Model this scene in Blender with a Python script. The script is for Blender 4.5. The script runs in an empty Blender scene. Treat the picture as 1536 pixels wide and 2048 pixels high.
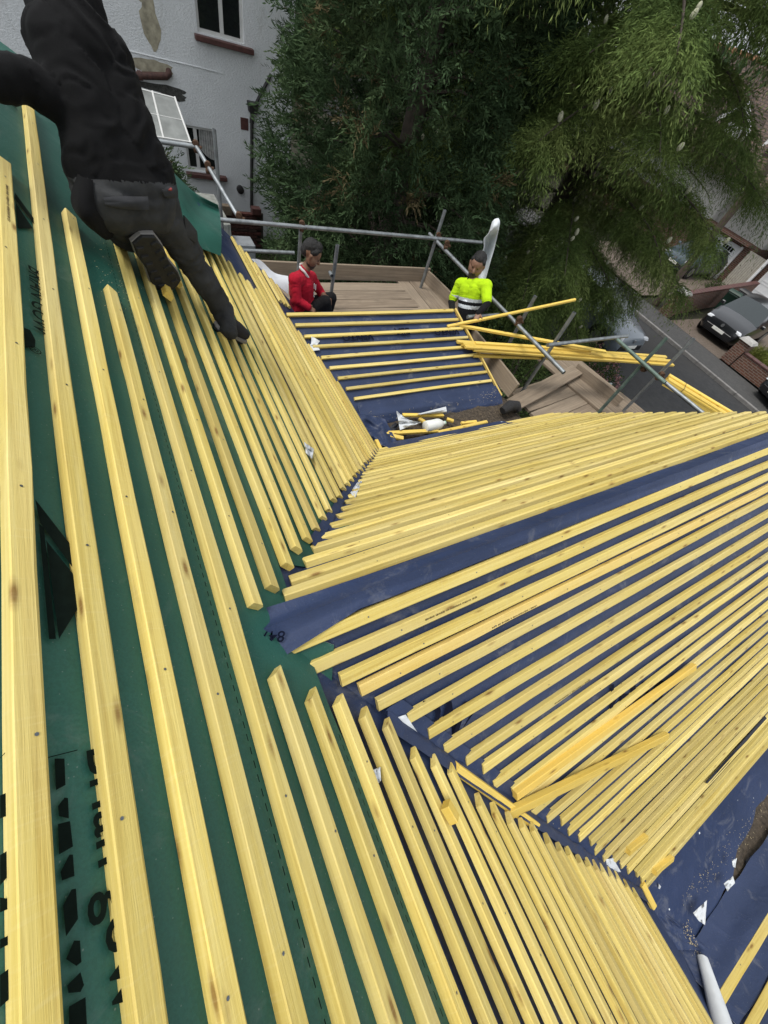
import bpy, bmesh, math, random
import numpy as np
from mathutils import Vector, Matrix, noise as mnoise
random.seed(7); RNG = np.random.default_rng(7)
scene = bpy.context.scene
COL = scene.collection
radians, sin, cos, pi = math.radians, math.sin, math.cos, math.pi
# ------------------------------------------------------------------ camera
# world: X = along the wing ridges (towards the street), Y = along the main roof, Z up, origin = the lens
FPX = 768.14                                             # focal length in pixels of a 1536-wide frame
RC = np.array([[0.86800412, -0.43324866, 0.24261996],
               [-0.24575100, -0.79938430, -0.54826197],
               [0.43148035, 0.41626955, -0.80034016]])   # rows: right, down, forward
cam = bpy.data.cameras.new('camera'); camo = bpy.data.objects.new('camera', cam); COL.objects.link(camo)
cam.sensor_fit = 'HORIZONTAL'; cam.sensor_width = 36.0; cam.lens = 36.0 * FPX / 1536.0
cam.clip_start = 0.02; cam.clip_end = 600
r, d, f = RC
camo.matrix_world = Matrix(((r[0], -d[0], -f[0], 0), (r[1], -d[1], -f[1], 0), (r[2], -d[2], -f[2], 0), (0, 0, 0, 1)))
scene.camera = camo
# ------------------------------------------------------------------ sky and sun (bright overcast)
SUN_EL, SUN_AZ = 66, 285        # degrees; azimuth of the sun measured from +Y towards +X
world = bpy.data.worlds.new('World'); scene.world = world; world.use_nodes = True
wn = world.node_tree; wn.nodes.clear()
sky = wn.nodes.new('ShaderNodeTexSky'); sky.sky_type = 'NISHITA'; sky.sun_disc = False
sky.sun_elevation = radians(SUN_EL); sky.sun_rotation = radians(SUN_AZ)
sky.air_density = 1.0; sky.dust_density = 3.0; sky.ozone_density = 1.0
hs = wn.nodes.new('ShaderNodeHueSaturation'); hs.inputs['Saturation'].default_value = 0.28
bg = wn.nodes.new('ShaderNodeBackground'); bg.inputs['Strength'].default_value = 0.115
wo = wn.nodes.new('ShaderNodeOutputWorld')
wn.links.new(sky.outputs[0], hs.inputs['Color']); mxw = wn.nodes.new('ShaderNodeMix'); mxw.data_type = 'RGBA'; mxw.inputs[0].default_value = 0.6; mxw.inputs[7].default_value = (6.3, 6.6, 6.9, 1)   # an even cloud layer over the sky
wn.links.new(hs.outputs[0], mxw.inputs[6]); wn.links.new(mxw.outputs[2], bg.inputs[0]); wn.links.new(bg.outputs[0], wo.inputs[0])
sun = bpy.data.lights.new('sun', 'SUN'); sun.energy = 1.4; sun.angle = radians(20); sun.color = (1.0, 0.96, 0.9)
suno = bpy.data.objects.new('sun', sun); COL.objects.link(suno)
_sd = Vector((sin(radians(SUN_AZ)) * cos(radians(SUN_EL)), cos(radians(SUN_AZ)) * cos(radians(SUN_EL)), sin(radians(SUN_EL))))
suno.rotation_euler = _sd.to_track_quat('Z', 'Y').to_euler(); suno.location = _sd * 60
scene.view_settings.view_transform = 'Standard'; scene.view_settings.look = 'None'
scene.view_settings.exposure = 0.68; scene.view_settings.gamma = 1.0
try: scene.view_settings.use_curve_mapping = False
except Exception: pass

# ------------------------------------------------------------------ helpers
def ray(x, y): return RC.T @ np.array([(x - 768) / FPX, (y - 1024) / FPX, 1.0])
def on(x, y, n, dd): q = ray(x, y); return q * (dd / float(np.dot(n, q)))
def at_z(x, y, z): return on(x, y, (0, 0, 1), z)
def at_y(x, y, Y): return on(x, y, (0, 1, 0), Y)
def at_x(x, y, X): return on(x, y, (1, 0, 0), X)
def at_r(x, y, r): q = ray(x, y); return q * (r / np.linalg.norm(q))
WM = {}
def wm(o): return WM.get(o.name, Matrix.Identity(4))
def place(o, M=None, parent=None):
    M = M if M is not None else Matrix.Identity(4)
    WM[o.name] = M
    if parent is not None:
        o.parent = parent; o.matrix_parent_inverse = wm(parent).inverted()
    o.matrix_basis = M
    return o
def tag(o, label=None, cat=None, group=None, kind=None):
    if label: o['label'] = label
    if cat: o['category'] = cat
    if group: o['group'] = group
    if kind: o['kind'] = kind
    return o
def empty(name, loc, label=None, cat=None, group=None):
    o = bpy.data.objects.new(name, None); COL.objects.link(o); o.empty_display_size = 0.2
    place(o, Matrix.Translation(Vector(loc))); return tag(o, label, cat, group)
def mesh(name, V, F, mats, parent=None, M=None, smooth=False, midx=None):
    me = bpy.data.meshes.new(name)
    me.from_pydata([tuple(v) for v in V], [], [tuple(q) for q in F])
    if not isinstance(mats, (list, tuple)): mats = [mats]
    for m in mats: me.materials.append(m)
    if midx is not None: me.polygons.foreach_set('material_index', list(midx))
    if smooth: me.polygons.foreach_set('use_smooth', [True] * len(me.polygons))
    me.update()
    o = bpy.data.objects.new(name, me); COL.objects.link(o)
    return place(o, M, parent)
def fastmesh(name, V, quads, mats, parent=None, midx=None, smooth=False, tris=False):
    V = np.ascontiguousarray(V, dtype=np.float32); Q = np.ascontiguousarray(quads, dtype=np.int32)
    k = Q.shape[1]; n = len(Q)
    me = bpy.data.meshes.new(name)
    me.vertices.add(len(V)); me.vertices.foreach_set('co', V.ravel())
    me.loops.add(n * k); me.loops.foreach_set('vertex_index', Q.ravel())
    me.polygons.add(n); me.polygons.foreach_set('loop_start', np.arange(0, n * k, k, dtype=np.int32))
    try: me.polygons.foreach_set('loop_total', np.full(n, k, dtype=np.int32))
    except Exception: pass
    if not isinstance(mats, (list, tuple)): mats = [mats]
    for m in mats: me.materials.append(m)
    if midx is not None: me.polygons.foreach_set('material_index', np.ascontiguousarray(midx, dtype=np.int32))
    if smooth: me.polygons.foreach_set('use_smooth', np.ones(n, dtype=bool))
    me.update(calc_edges=True); me.validate()
    o = bpy.data.objects.new(name, me); COL.objects.link(o)
    return place(o, None, parent)
class MB:
    """collects shapes; build() links them as one mesh object"""
    def __init__(s): s.V = []; s.F = []; s.I = []
    def add(s, V, F, mi=0):
        b = len(s.V); s.V += [tuple(v) for v in V]; s.F += [tuple(i + b for i in q) for q in F]; s.I += [mi] * len(F)
    def box(s, c, e, mi=0, M=None, taper=1.0, bev=0.0):
        """centre, full sizes; small chamfer on all vertical and top edges when bev > 0"""
        x, y, z = e[0] / 2, e[1] / 2, e[2] / 2
        def tr(p):
            v = Vector(p)
            if M is not None: v = M @ v
            return (v[0] + c[0], v[1] + c[1], v[2] + c[2])
        if bev <= 0:
            V = [(-x, -y, -z), (x, -y, -z), (x, y, -z), (-x, y, -z), (-x * taper, -y * taper, z), (x * taper, -y * taper, z), (x * taper, y * taper, z), (-x * taper, y * taper, z)]
            s.add([tr(p) for p in V], [(0, 3, 2, 1), (4, 5, 6, 7), (0, 1, 5, 4), (1, 2, 6, 5), (2, 3, 7, 6), (3, 0, 4, 7)], mi)
        else:
            rings = []
            for zz, k in ((-z, bev), (-z + bev, 0), (z - bev, 0), (z, bev)):
                t = taper if zz > 0 else 1.0
                X, Y = x * t - k, y * t - k; b = bev if k == 0 else bev * 0.4
                rings.append([(-X + b, -Y, zz), (X - b, -Y, zz), (X, -Y + b, zz), (X, Y - b, zz), (X - b, Y, zz), (-X + b, Y, zz), (-X, Y - b, zz), (-X, -Y + b, zz)])
            V = [tr(p) for q in rings for p in q]; F = [tuple(range(7, -1, -1)), tuple(range(24, 32))]
            for i in range(3):
                for j in range(8): F.append((i * 8 + j, i * 8 + (j + 1) % 8, i * 8 + 8 + (j + 1) % 8, i * 8 + 8 + j))
            s.add(V, F, mi)
    def tube(s, pts, rad, n=10, mi=0, cap=True):
        pts = [Vector(p) for p in pts]; rads = rad if isinstance(rad, (list, tuple)) else [rad] * len(pts)
        V = []; up0 = None
        for i, p in enumerate(pts):
            t = (pts[min(i + 1, len(pts) - 1)] - pts[max(i - 1, 0)]).normalized()
            if up0 is None: up0 = t.orthogonal().normalized()
            a = (up0 - t * up0.dot(t))
            a = a.normalized() if a.length > 1e-6 else t.orthogonal().normalized()
            up0 = a; b = t.cross(a)
            for k in range(n):
                q = 2 * pi * k / n; V.append(p + (a * cos(q) + b * sin(q)) * rads[i])
        F = []
        for i in range(len(pts) - 1):
            for k in range(n): F.append((i * n + k, i * n + (k + 1) % n, (i + 1) * n + (k + 1) % n, (i + 1) * n + k))
        if cap: F.append(tuple(range(n - 1, -1, -1))); F.append(tuple(range((len(pts) - 1) * n, len(pts) * n)))
        s.add(V, F, mi)
    def lathe(s, c, prof, n=16, mi=0, M=None):
        V = []
        for rr, z in prof:
            for k in range(n):
                v = Vector((rr * cos(2 * pi * k / n), rr * sin(2 * pi * k / n), z))
                if M is not None: v = M @ v
                V.append(v + Vector(c))
        F = []
        for i in range(len(prof) - 1):
            for k in range(n): F.append((i * n + k, i * n + (k + 1) % n, (i + 1) * n + (k + 1) % n, (i + 1) * n + k))
        F.append(tuple(range(n - 1, -1, -1))); F.append(tuple(range((len(prof) - 1) * n, len(prof) * n)))
        s.add(V, F, mi)
    def build(s, name, mats, parent=None, M=None, smooth=False): return mesh(name, s.V, s.F, mats, parent, M, smooth, s.I)
def frame(o, x, z):
    """matrix with local X along x, Z near z, origin o"""
    x = Vector(x).normalized(); z = Vector(z); y = z.cross(x).normalized(); z = x.cross(y)
    o = Vector(o)
    return Matrix(((x[0], y[0], z[0], o[0]), (x[1], y[1], z[1], o[1]), (x[2], y[2], z[2], o[2]), (0, 0, 0, 1)))
def smooth_obj(o, a=40):
    me = o.data; me.polygons.foreach_set('use_smooth', [True] * len(me.polygons))
    try: me.set_sharp_from_angle(angle=radians(a))
    except Exception: pass
    return o
def text_mesh(name, body, size, mat, M, parent, shear=0.0, sx=1.0, bold=0.0):
    cu = bpy.data.curves.new(name, 'FONT'); cu.body = body; cu.size = size; cu.shear = shear; cu.offset = bold; cu.resolution_u = 3
    o = bpy.data.objects.new(name + '_tmp', cu); COL.objects.link(o)
    dg = bpy.context.evaluated_depsgraph_get(); me = bpy.data.meshes.new_from_object(o.evaluated_get(dg))
    bpy.data.objects.remove(o); bpy.data.curves.remove(cu)
    for v in me.vertices: v.co.x *= sx
    me.materials.clear(); me.materials.append(mat); me.name = name
    q = bpy.data.objects.new(name, me); COL.objects.link(q)
    q['kind'] = 'stuff'
    return place(q, M, parent)

# ------------------------------------------------------------------ materials
class NT:
    def __init__(s, name):
        s.m = bpy.data.materials.new(name); s.m.use_nodes = True; s.t = s.m.node_tree; s.t.nodes.clear()
        s.out = s.n('ShaderNodeOutputMaterial'); s.b = s.n('ShaderNodeBsdfPrincipled'); s.l(s.b.outputs[0], s.out.inputs[0])
    def n(s, ty, **kw):
        q = s.t.nodes.new(ty)
        for k, v in kw.items():
            if hasattr(q, k) and k not in q.inputs: setattr(q, k, v)
            else: q.inputs[k].default_value = v
        return q
    def l(s, a, b): s.t.links.new(a, b)
    def coord(s, scale=(1, 1, 1), kind='Object', rnd=False):
        tc = s.n('ShaderNodeTexCoord'); v = tc.outputs[kind]
        if rnd:
            oi = s.n('ShaderNodeObjectInfo'); mu = s.n('ShaderNodeVectorMath', operation='SCALE'); mu.inputs[0].default_value = (37, 91, 53)
            s.l(oi.outputs['Random'], mu.inputs['Scale']); ad = s.n('ShaderNodeVectorMath', operation='ADD'); s.l(v, ad.inputs[0]); s.l(mu.outputs[0], ad.inputs[1]); v = ad.outputs[0]
        mp = s.n('ShaderNodeMapping'); mp.inputs['Scale'].default_value = scale; s.l(v, mp.inputs['Vector']); return mp.outputs[0]
    def noise(s, vec, scale=5, detail=4, rough=0.55, dist=0.0):
        q = s.n('ShaderNodeTexNoise'); q.inputs['Scale'].default_value = scale; q.inputs['Detail'].default_value = detail
        q.inputs['Roughness'].default_value = rough; q.inputs['Distortion'].default_value = dist; s.l(vec, q.inputs['Vector']); return q.outputs['Fac']
    def ramp(s, fac, stops):
        q = s.n('ShaderNodeValToRGB'); e = q.color_ramp.elements
        while len(e) < len(stops): e.new(0.5)
        for i, (p, c) in enumerate(stops):
            e[i].position = p; e[i].color = (c if len(c) == 4 else tuple(c) + (1,)) if isinstance(c, (tuple, list)) else (c, c, c, 1)
        s.l(fac, q.inputs[0]); return q.outputs[0]
    def mix(s, fac, a, b, mode='MIX'):
        q = s.n('ShaderNodeMix', data_type='RGBA', blend_type=mode)
        for sock, v in ((q.inputs[0], fac), (q.inputs[6], a), (q.inputs[7], b)):
            if hasattr(v, 'is_output'): s.l(v, sock)
            elif isinstance(v, (tuple, list)): sock.default_value = tuple(v) + ((1,) if len(v) == 3 else ())
            else: sock.default_value = v
        return q.outputs[2]
    def bump(s, h, st=0.3, dist=0.01):
        q = s.n('ShaderNodeBump'); q.inputs['Strength'].default_value = st; q.inputs['Distance'].default_value = dist
        s.l(h, q.inputs['Height']); s.l(q.outputs[0], s.b.inputs['Normal'])
    def done(s, col=None, rough=0.7, metal=0.0, spec=0.5):
        if col is not None:
            if hasattr(col, 'is_output'): s.l(col, s.b.inputs['Base Color'])
            else: s.b.inputs['Base Color'].default_value = tuple(col) + (1,)
        s.b.inputs['Roughness'].default_value = rough; s.b.inputs['Metallic'].default_value = metal
        s.b.inputs['Specular IOR Level'].default_value = spec
        return s.m
def simple(name, col, rough=0.7, metal=0.0, var=0.12, scale=8.0, bump=0.0, spec=0.5, rnd=0.0):
    t = NT(name); v = t.coord(rnd=True); n = t.noise(v, scale, 5)
    lo = tuple(c * (1 - var) for c in col); hi = tuple(min(1, c * (1 + var)) for c in col)
    c = t.ramp(n, [(0.3, lo), (0.7, hi)])
    if rnd > 0:
        oi = t.n('ShaderNodeObjectInfo'); h = t.n('ShaderNodeHueSaturation'); mr = t.n('ShaderNodeMapRange')
        mr.inputs['To Min'].default_value = 1 - rnd; mr.inputs['To Max'].default_value = 1 + rnd
        t.l(oi.outputs['Random'], mr.inputs[0]); t.l(mr.outputs[0], h.inputs['Value']); t.l(c, h.inputs['Color']); c = h.outputs[0]
    if bump: t.bump(t.noise(v, scale * 6, 4), bump, 0.01)
    return t.done(c, rough, metal, spec)
def mat_wood(name='yellow_treated_softwood', fresh=False):
    t = NT(name)
    g = t.noise(t.coord((1.3, 42, 42), rnd=True), 1.0, 6, 0.6, 0.6)
    base = t.ramp(g, [(0.25, (0.52, 0.37, 0.082)), (0.5, (0.675, 0.53, 0.15)), (0.78, (0.76, 0.63, 0.235))])
    big = t.noise(t.coord((1.1, 6, 6), rnd=True), 1.0, 3)
    base = t.mix(t.ramp(big, [(0.42, 0.0), (0.7, 0.55)]), base, (0.71, 0.60, 0.29))
    oi = t.n('ShaderNodeObjectInfo')
    base = t.mix(t.ramp(oi.outputs['Random'], [(0.0, 0.45), (0.16, 0.0), (0.8, 0.0), (1.0, 0.5)]), base, (0.50, 0.37, 0.09))
    base = t.mix(t.ramp(oi.outputs['Random'], [(0.5, 0.0), (0.55, 0.35), (0.6, 0.0)]), base, (0.62, 0.35, 0.09))
    if fresh: base = t.mix(.6, base, (0.74, 0.50, 0.075))
    vo = t.n('ShaderNodeTexVoronoi'); vo.inputs['Scale'].default_value = 1.0; t.l(t.coord((5.6, 20, 20), rnd=True), vo.inputs['Vector'])
    base = t.mix(t.ramp(vo.outputs['Distance'], [(0.06, 0.85), (0.12, 0.35), (0.2, 0.0)]), base, (0.20, 0.095, 0.022))
    dirt = t.noise(t.coord((3, 14, 14), rnd=True), 1.3, 5, 0.65)
    base = t.mix(t.ramp(dirt, [(0.62, 0.0), (0.78, 0.4)]), base, (0.30, 0.24, 0.13))
    fine = t.noise(t.coord((3, 110, 110), rnd=True), 1.0, 6, 0.7, 0.3)
    base = t.mix(t.ramp(fine, [(0.30, 0.42), (0.47, 0.0)]), base, (0.36, 0.235, 0.055))
    saw = t.noise(t.coord((240, 14, 14), rnd=True), 1.0, 2, 0.5)
    base = t.mix(t.ramp(saw, [(0.55, 0.0), (0.75, 0.16)]), base, (0.78, 0.68, 0.36))
    hv = t.n('ShaderNodeHueSaturation'); mr = t.n('ShaderNodeMapRange'); mr.inputs['To Min'].default_value = 0.80; mr.inputs['To Max'].default_value = 1.14
    fr = t.n('ShaderNodeMath', operation='MULTIPLY'); fr.inputs[1].default_value = 13.7; fc_ = t.n('ShaderNodeMath', operation='FRACT'); t.l(oi.outputs['Random'], fr.inputs[0]); t.l(fr.outputs[0], fc_.inputs[0])
    t.l(fc_.outputs[0], mr.inputs[0]); t.l(mr.outputs[0], hv.inputs['Value']); t.l(base, hv.inputs['Color']); base = hv.outputs[0]
    t.bump(fine, 0.45, 0.004)
    return t.done(base, 0.62, 0, 0.3)
def mat_membrane(name, a, b, dust, wrk=0.2):
    t = NT(name); v = t.coord()
    c = t.ramp(t.noise(v, 2.2, 5), [(0.3, a), (0.7, b)])
    c = t.mix(t.ramp(t.noise(v, 220, 2), [(0.35, 0.25), (0.6, 0.0)]), c, tuple(x * 0.55 for x in a))
    sp_ = t.n('ShaderNodeTexVoronoi'); sp_.inputs['Scale'].default_value = 70; t.l(v, sp_.inputs['Vector'])
    c = t.mix(t.ramp(sp_.outputs['Distance'], [(0.05, 0.35), (0.10, 0.0)]), c, (0.30, 0.33, 0.30))
    st = t.noise(t.coord((1.5, 1.5, 1.5)), 3.2, 8, 0.72, 0.8)
    c = t.mix(t.ramp(st, [(0.56, 0.0), (0.74, dust)]), c, (0.42, 0.42, 0.40))
    w1 = t.noise(t.coord((1, 1, 1)), 3.2, 2, 0.45, 0.5); rd = t.ramp(w1, [(0.40, 0.0), (0.5, 1.0), (0.60, 0.0)])
    w2 = t.noise(t.coord((1, 1, 1)), 9, 2, 0.5, 0.4); rd2 = t.ramp(w2, [(0.44, 0.0), (0.5, 0.45), (0.56, 0.0)])
    b1 = t.n('ShaderNodeBump'); b1.inputs['Strength'].default_value = wrk; b1.inputs['Distance'].default_value = 0.012; t.l(t.mix(0.5, rd, rd2, 'ADD'), b1.inputs['Height'])
    b2 = t.n('ShaderNodeBump'); b2.inputs['Strength'].default_value = 0.2; b2.inputs['Distance'].default_value = 0.004; t.l(t.noise(v, 160, 3), b2.inputs['Height']); t.l(b1.outputs[0], b2.inputs['Normal']); t.l(b2.outputs[0], t.b.inputs['Normal'])
    return t.done(c, 0.55, 0, 0.4)
M_WOOD = mat_wood(); M_WOOD2 = mat_wood('fresh_yellow_softwood', True)
M_GREEN = mat_membrane('green_roofing_membrane', (0.012, 0.074, 0.055), (0.020, 0.106, 0.079), 0.14, 0.10)
M_BLUE = mat_membrane('navy_roofing_membrane', (0.016, 0.029, 0.074), (0.028, 0.046, 0.112), 0.26, 0.22)
M_WHITE = simple('white_membrane_underside', (0.60, 0.63, 0.66), 0.75, var=0.08, scale=14, bump=0.1)
M_PRINT = simple('black_print_ink', (0.0045, 0.009, 0.007), 0.95, var=0.2, scale=60, spec=0.08)
M_PRINTB = simple('dark_print_ink_on_navy', (0.006, 0.008, 0.020), 0.95, var=0.2, scale=60, spec=0.08)
M_STAMP = simple('brown_timber_stamp_ink', (0.07, 0.045, 0.015), 0.8, var=0.4, scale=200)
M_NAIL = simple('galvanised_nail', (0.16, 0.18, 0.20), 0.4, 0.8, var=0.2, scale=300)
M_DIRT = simple('brown_mortar_dirt', (0.062, 0.048, 0.034), 0.95, var=0.6, scale=30, bump=0.8)
M_SAWDUST = simple('pale_sawdust', (0.66, 0.55, 0.32), 0.9, var=0.2, scale=90)
# ------------------------------------------------------------------ the roof being battened
S2 = math.sqrt(0.5); NM = np.array([S2, 0, S2]); DM = -0.70         # main slope, 45 degrees
SD = np.array([S2, 0, -S2])                                        # down the main slope
def main(s, y, t=0.0): return NM * (DM + t) + SD * s + np.array([0, y, 0])   # metres down the slope, along the roof, above it
def main_px(x, y, t=0.0): return on(x, y, NM, DM + t)
def main_sy(x, y, t=0.0): p = main_px(x, y, t); return float(np.dot(p, SD)), float(p[1])
PW = radians(42.8); RY, RZ = 0.32, -1.095                          # first wing: pitch, ridge line
NN = np.array([0, -sin(PW), cos(PW)]); DN = float(NN @ [0, RY, RZ]); QN = np.array([0, -cos(PW), -sin(PW)])
NF = np.array([0, sin(PW), cos(PW)]); DF = float(NF @ [0, RY, RZ]); QF = np.array([0, cos(PW), -sin(PW)])
def near(x, q, t=0.0): return np.array([x, RY, RZ]) + QN * q + NN * t
def far(x, q, t=0.0): return np.array([x, RY, RZ]) + QF * q + NF * t
P2 = radians(30); R2Y, R2Z = 3.72, -2.30                            # second wing
N2 = np.array([0, -sin(P2), cos(P2)]); D2 = float(N2 @ [0, R2Y, R2Z]); Q2 = np.array([0, -cos(P2), -sin(P2)])
def wing2(x, q, t=0.0): return np.array([x, R2Y, R2Z]) + Q2 * q + N2 * t
P3 = radians(42); G3Y, G3Z = -2.09, -3.02                            # third wing, its eaves edge
N3 = np.array([0, sin(P3), cos(P3)]); D3 = float(N3 @ [0, G3Y, G3Z]); Q3 = np.array([0, -cos(P3), sin(P3)])
def wing3(x, q, t=0.0): return np.array([x, G3Y, G3Z]) + Q3 * q + N3 * t
VERGE = 4.42

def wob(u, v, k, seed): return mnoise.noise(Vector((u * k, v * k, seed * 7.3)))
def sheet(name, fn, u0, u1, v0, v1, nu, nv, mat, parent, amp=0.004, k=2.0, seed=1.0, edge=None, mats=None, thick=0.0):
    """a wavy membrane over a slope: fn(u, v, t)"""
    V = []; F = []
    for i in range(nu + 1):
        for j in range(nv + 1):
            a, b = i / nu, j / nv; u = u0 + (u1 - u0) * a; v = v0 + (v1 - v0) * b
            if edge: u, v = edge(a, b, u, v)
            V.append(fn(u, v, amp * (wob(u, v, k, seed) + 0.5 * wob(u, v, k * 3.1, seed + 4)) - amp))
    for i in range(nu):
        for j in range(nv): F.append((i * (nv + 1) + j, (i + 1) * (nv + 1) + j, (i + 1) * (nv + 1) + j + 1, i * (nv + 1) + j + 1))
    nrm = np.cross(np.array(V[F[0][1]]) - V[F[0][0]], np.array(V[F[0][2]]) - V[F[0][0]])
    if nrm[2] < 0: F = [q[::-1] for q in F]
    return smooth_obj(mesh(name, V, F, mat, parent), 60)

house = empty('house', (1.5, 1.0, -5.9), 'house with its stripped roof under green and navy membrane, ruled with yellow battens', 'house')
def edge_green(a, b, u, v):
    if a > 0.999: u += 0.05 * wob(v, 0, 1.7, 9)
    v = -3.2 + (v + 3.2) * (min(4.72, 3.12 + 1.13 * max(u, -.2)) + 3.2) / 7.92
    return u, v
green = sheet('green_membrane', lambda s, y, t: main(s, y, t), -0.55, 1.0, -3.2, 4.72, 26, 90, M_GREEN, house, 0.004, 2.4, 1, edge_green)
# the blue layer lies 6 mm under the green one
blue_main = sheet('navy_membrane', lambda s, y, t: main(s, y, t - 0.006), 0.90, 3.95, -3.2, 4.80, 40, 80, M_BLUE, house, 0.008, 2.2, 3)
tag(blue_main, 'navy membrane on the lower main slope')
green_far = sheet('green_membrane', lambda s, y, t: main(s, y, t - 0.001), 0.98, 1.62, 0.55, 4.72, 10, 50, M_GREEN, house, 0.004, 2.4, 2, lambda a, b, u, v: (u + (0.04 * wob(v, 3, 2, 5) if a > .99 else 0), v))
near_m = sheet('navy_membrane', near, -0.4, VERGE + 0.05, 0.0, 2.74, 40, 40, M_BLUE, house, 0.006, 2.0, 5)
far_m = sheet('navy_membrane', far, -0.4, VERGE + 0.05, 0.0, 2.62, 40, 36, M_BLUE, house, 0.006, 2.0, 6)
def v2edge(a, b, u, v): return u + 0.42 * (v / 1.16) * a, v
w2_m = sheet('navy_membrane', wing2, 1.05, 3.52, -0.02, 1.20, 34, 24, M_BLUE, house, 0.010, 2.6, 7, v2edge)
w2_back = sheet('navy_membrane', lambda x, q, t: np.array([x, R2Y + cos(P2) * q, R2Z - sin(P2) * q]) + np.array([0, sin(P2), cos(P2)]) * t, 1.05, 3.52, 0, 1.0, 20, 10, M_BLUE, house, 0.006, 2.6, 8)
w3_m = sheet('navy_membrane', wing3, 1.3, VERGE, 0.0, 2.4, 30, 24, M_BLUE, house, 0.010, 2.2, 9, lambda a, b, u, v: (u, v + (0.05 * wob(u, 0, 3.5, 2) - 0.04 if b < 0.01 else 0)))

def batten(L, w=0.038, h=0.024, nails=True, m0=0.0, m1=0.0, stamp=None, seed=0, bow=0.004):
    """mesh of one sawn batten along +X, top at z = h; m0/m1 = how far the ends are cut askew"""
    rg = random.Random(seed); n = max(2, int(L / 0.22)); V = []; F = []; I = []
    ph = rg.uniform(0, 6); c0 = rg.uniform(0.002, 0.006)
    for i in range(n + 1):
        a = i / n; x = L * a; by = bow * sin(ph + x * 1.7) + rg.uniform(-.0008, .0008); bz = rg.uniform(-.0005, .0005)
        c = c0 + rg.uniform(-.0015, .0025); c2 = 0.0015 + rg.uniform(0, .0012)
        if rg.random() < 0.12: c += rg.uniform(0, 0.005)
        for (y, z) in ((-w / 2, -0.003), (-w / 2, h - c), (-w / 2 + c, h), (w / 2 - c2, h), (w / 2, h - c2), (w / 2, -0.003)):
            xx = x + (m0 * (y / w) if i == 0 else 0) + (m1 * (y / w) if i == n else 0)
            V.append((xx, y + by, z + bz))
    for i in range(n):
        for k in range(6): F.append((i * 6 + k, i * 6 + (k + 1) % 6, (i + 1) * 6 + (k + 1) % 6, (i + 1) * 6 + k)); I.append(0)
    F = [q[::-1] for q in F]
    F.append((0, 1, 2, 3, 4, 5)); F.append(tuple(n * 6 + k for k in (5, 4, 3, 2, 1, 0))); I += [0, 0]
    def patch(px, py, z, rx, ry, mi, k=6):
        b = len(V)
        for j in range(k): V.append((px + rx * cos(2 * pi * j / k), py + ry * sin(2 * pi * j / k), z))
        F.append(tuple(range(b, b + k))); I.append(mi)
    if nails:
        x = 0.06 + rg.uniform(0, .3)
        while x < L - 0.02:
            patch(x, rg.uniform(-.006, .006), h + 0.0012, .0028, .0028, 1); x += 0.44 + rg.uniform(-.03, .03)
    if stamp is not None:
        side, x = stamp
        for j in range(46):
            ww = rg.uniform(.0018, .0042); hh = rg.choice((.0022, .003, .0036)); b = len(V)
            if side == 'top': V += [(x, -.004 - hh, h + .0011), (x + ww, -.004 - hh, h + .0011), (x + ww, -.004 + hh, h + .0011), (x, -.004 + hh, h + .0011)]; F.append((b, b + 1, b + 2, b + 3))
            else: V += [(x, -w / 2 - .0055, h * .4 - hh), (x + ww, -w / 2 - .0055, h * .4 - hh), (x + ww, -w / 2 - .0055, h * .4 + hh), (x, -w / 2 - .0055, h * .4 + hh)]; F.append((b, b + 1, b + 2, b + 3))
            I.append(2); x += ww + rg.uniform(.0012, .0022) + (0.004 if rg.random() < .14 else 0)
    return V, F, I
_bs = [100]
def lay(p0, p1, up, parent=None, name='batten', **kw):
    _bs[0] += 1; p0 = Vector(p0); p1 = Vector(p1)
    V, F, I = batten((p1 - p0).length, seed=_bs[0], **kw)
    return mesh(name, V, F, [M_WOOD, M_NAIL, M_STAMP], parent, frame(p0, p1 - p0, up), False, I)
W2 = 0.019
jit = lambda a: random.uniform(-a, a)
def val_far(s): return 0.378 + (s - 0.818) * (1.995 - 0.378) / (3.036 - 0.818) + 0.03 * sin((s - .8) * 1.4)
def val_near(s): return float(np.interp(s, [0.80, 0.894, 1.015, 1.1, 1.2, 1.3, 1.4, 1.5, 1.58, 1.69, 1.82, 2.02, 2.14, 2.34, 2.72, 2.885, 3.03, 3.2], [0.209, 0.133, 0.074, 0.025, -0.025, -0.142, -0.211, -0.265, -0.379, -0.455, -0.552, -0.685, -0.777, -0.93, -1.172, -1.289, -1.412, -1.56]))
far_end = {0: 2.05, 1: 2.95, 2: 2.03, 3: 1.64, 4: 3.3}
for k in range(29):
    s = 0.288 + 0.1 * k + W2 + jit(0.004 if k > 5 else 0.001)
    ye = far_end.get(k, 4.66 + jit(.04))
    if s < 2.15 and k > 4: ye = min(3.72, 3.1 + 1.1 * s) - .1 + jit(.05)
    if s > 2.56: ye = min(ye, 3.747 - (s - 2.547) * 1.222 + 0.02)
    sk = jit(0.002); hb_ = 0.024 if k < 9 else 0.019
    par_ = green if s < 1.0 else blue_main
    if k <= 4:
        y0 = -3.0
        lay(main(s + sk, y0), main(s, ye), NM, par_, m1=0.02 if k in (2, 3) else jit(.008), stamp=('top', 4.62) if k == 0 else None)
    else:
        y0 = val_far(s) + jit(.012)
        if ye - y0 > 0.1: lay(main(s + jit(.004), y0), main(s, ye), NM, par_, h=hb_, m0=0.012 + jit(.006), m1=jit(.01))
        y1 = val_near(s) + jit(.01)
        lay(main(s + jit(.005), -3.1), main(s + jit(.004), y1), NM, par_, h=hb_, m1=-0.024 + jit(.008), stamp=('top', 1.9 if k == 7 else 0.9) if k in (7, 13) else None)
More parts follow.
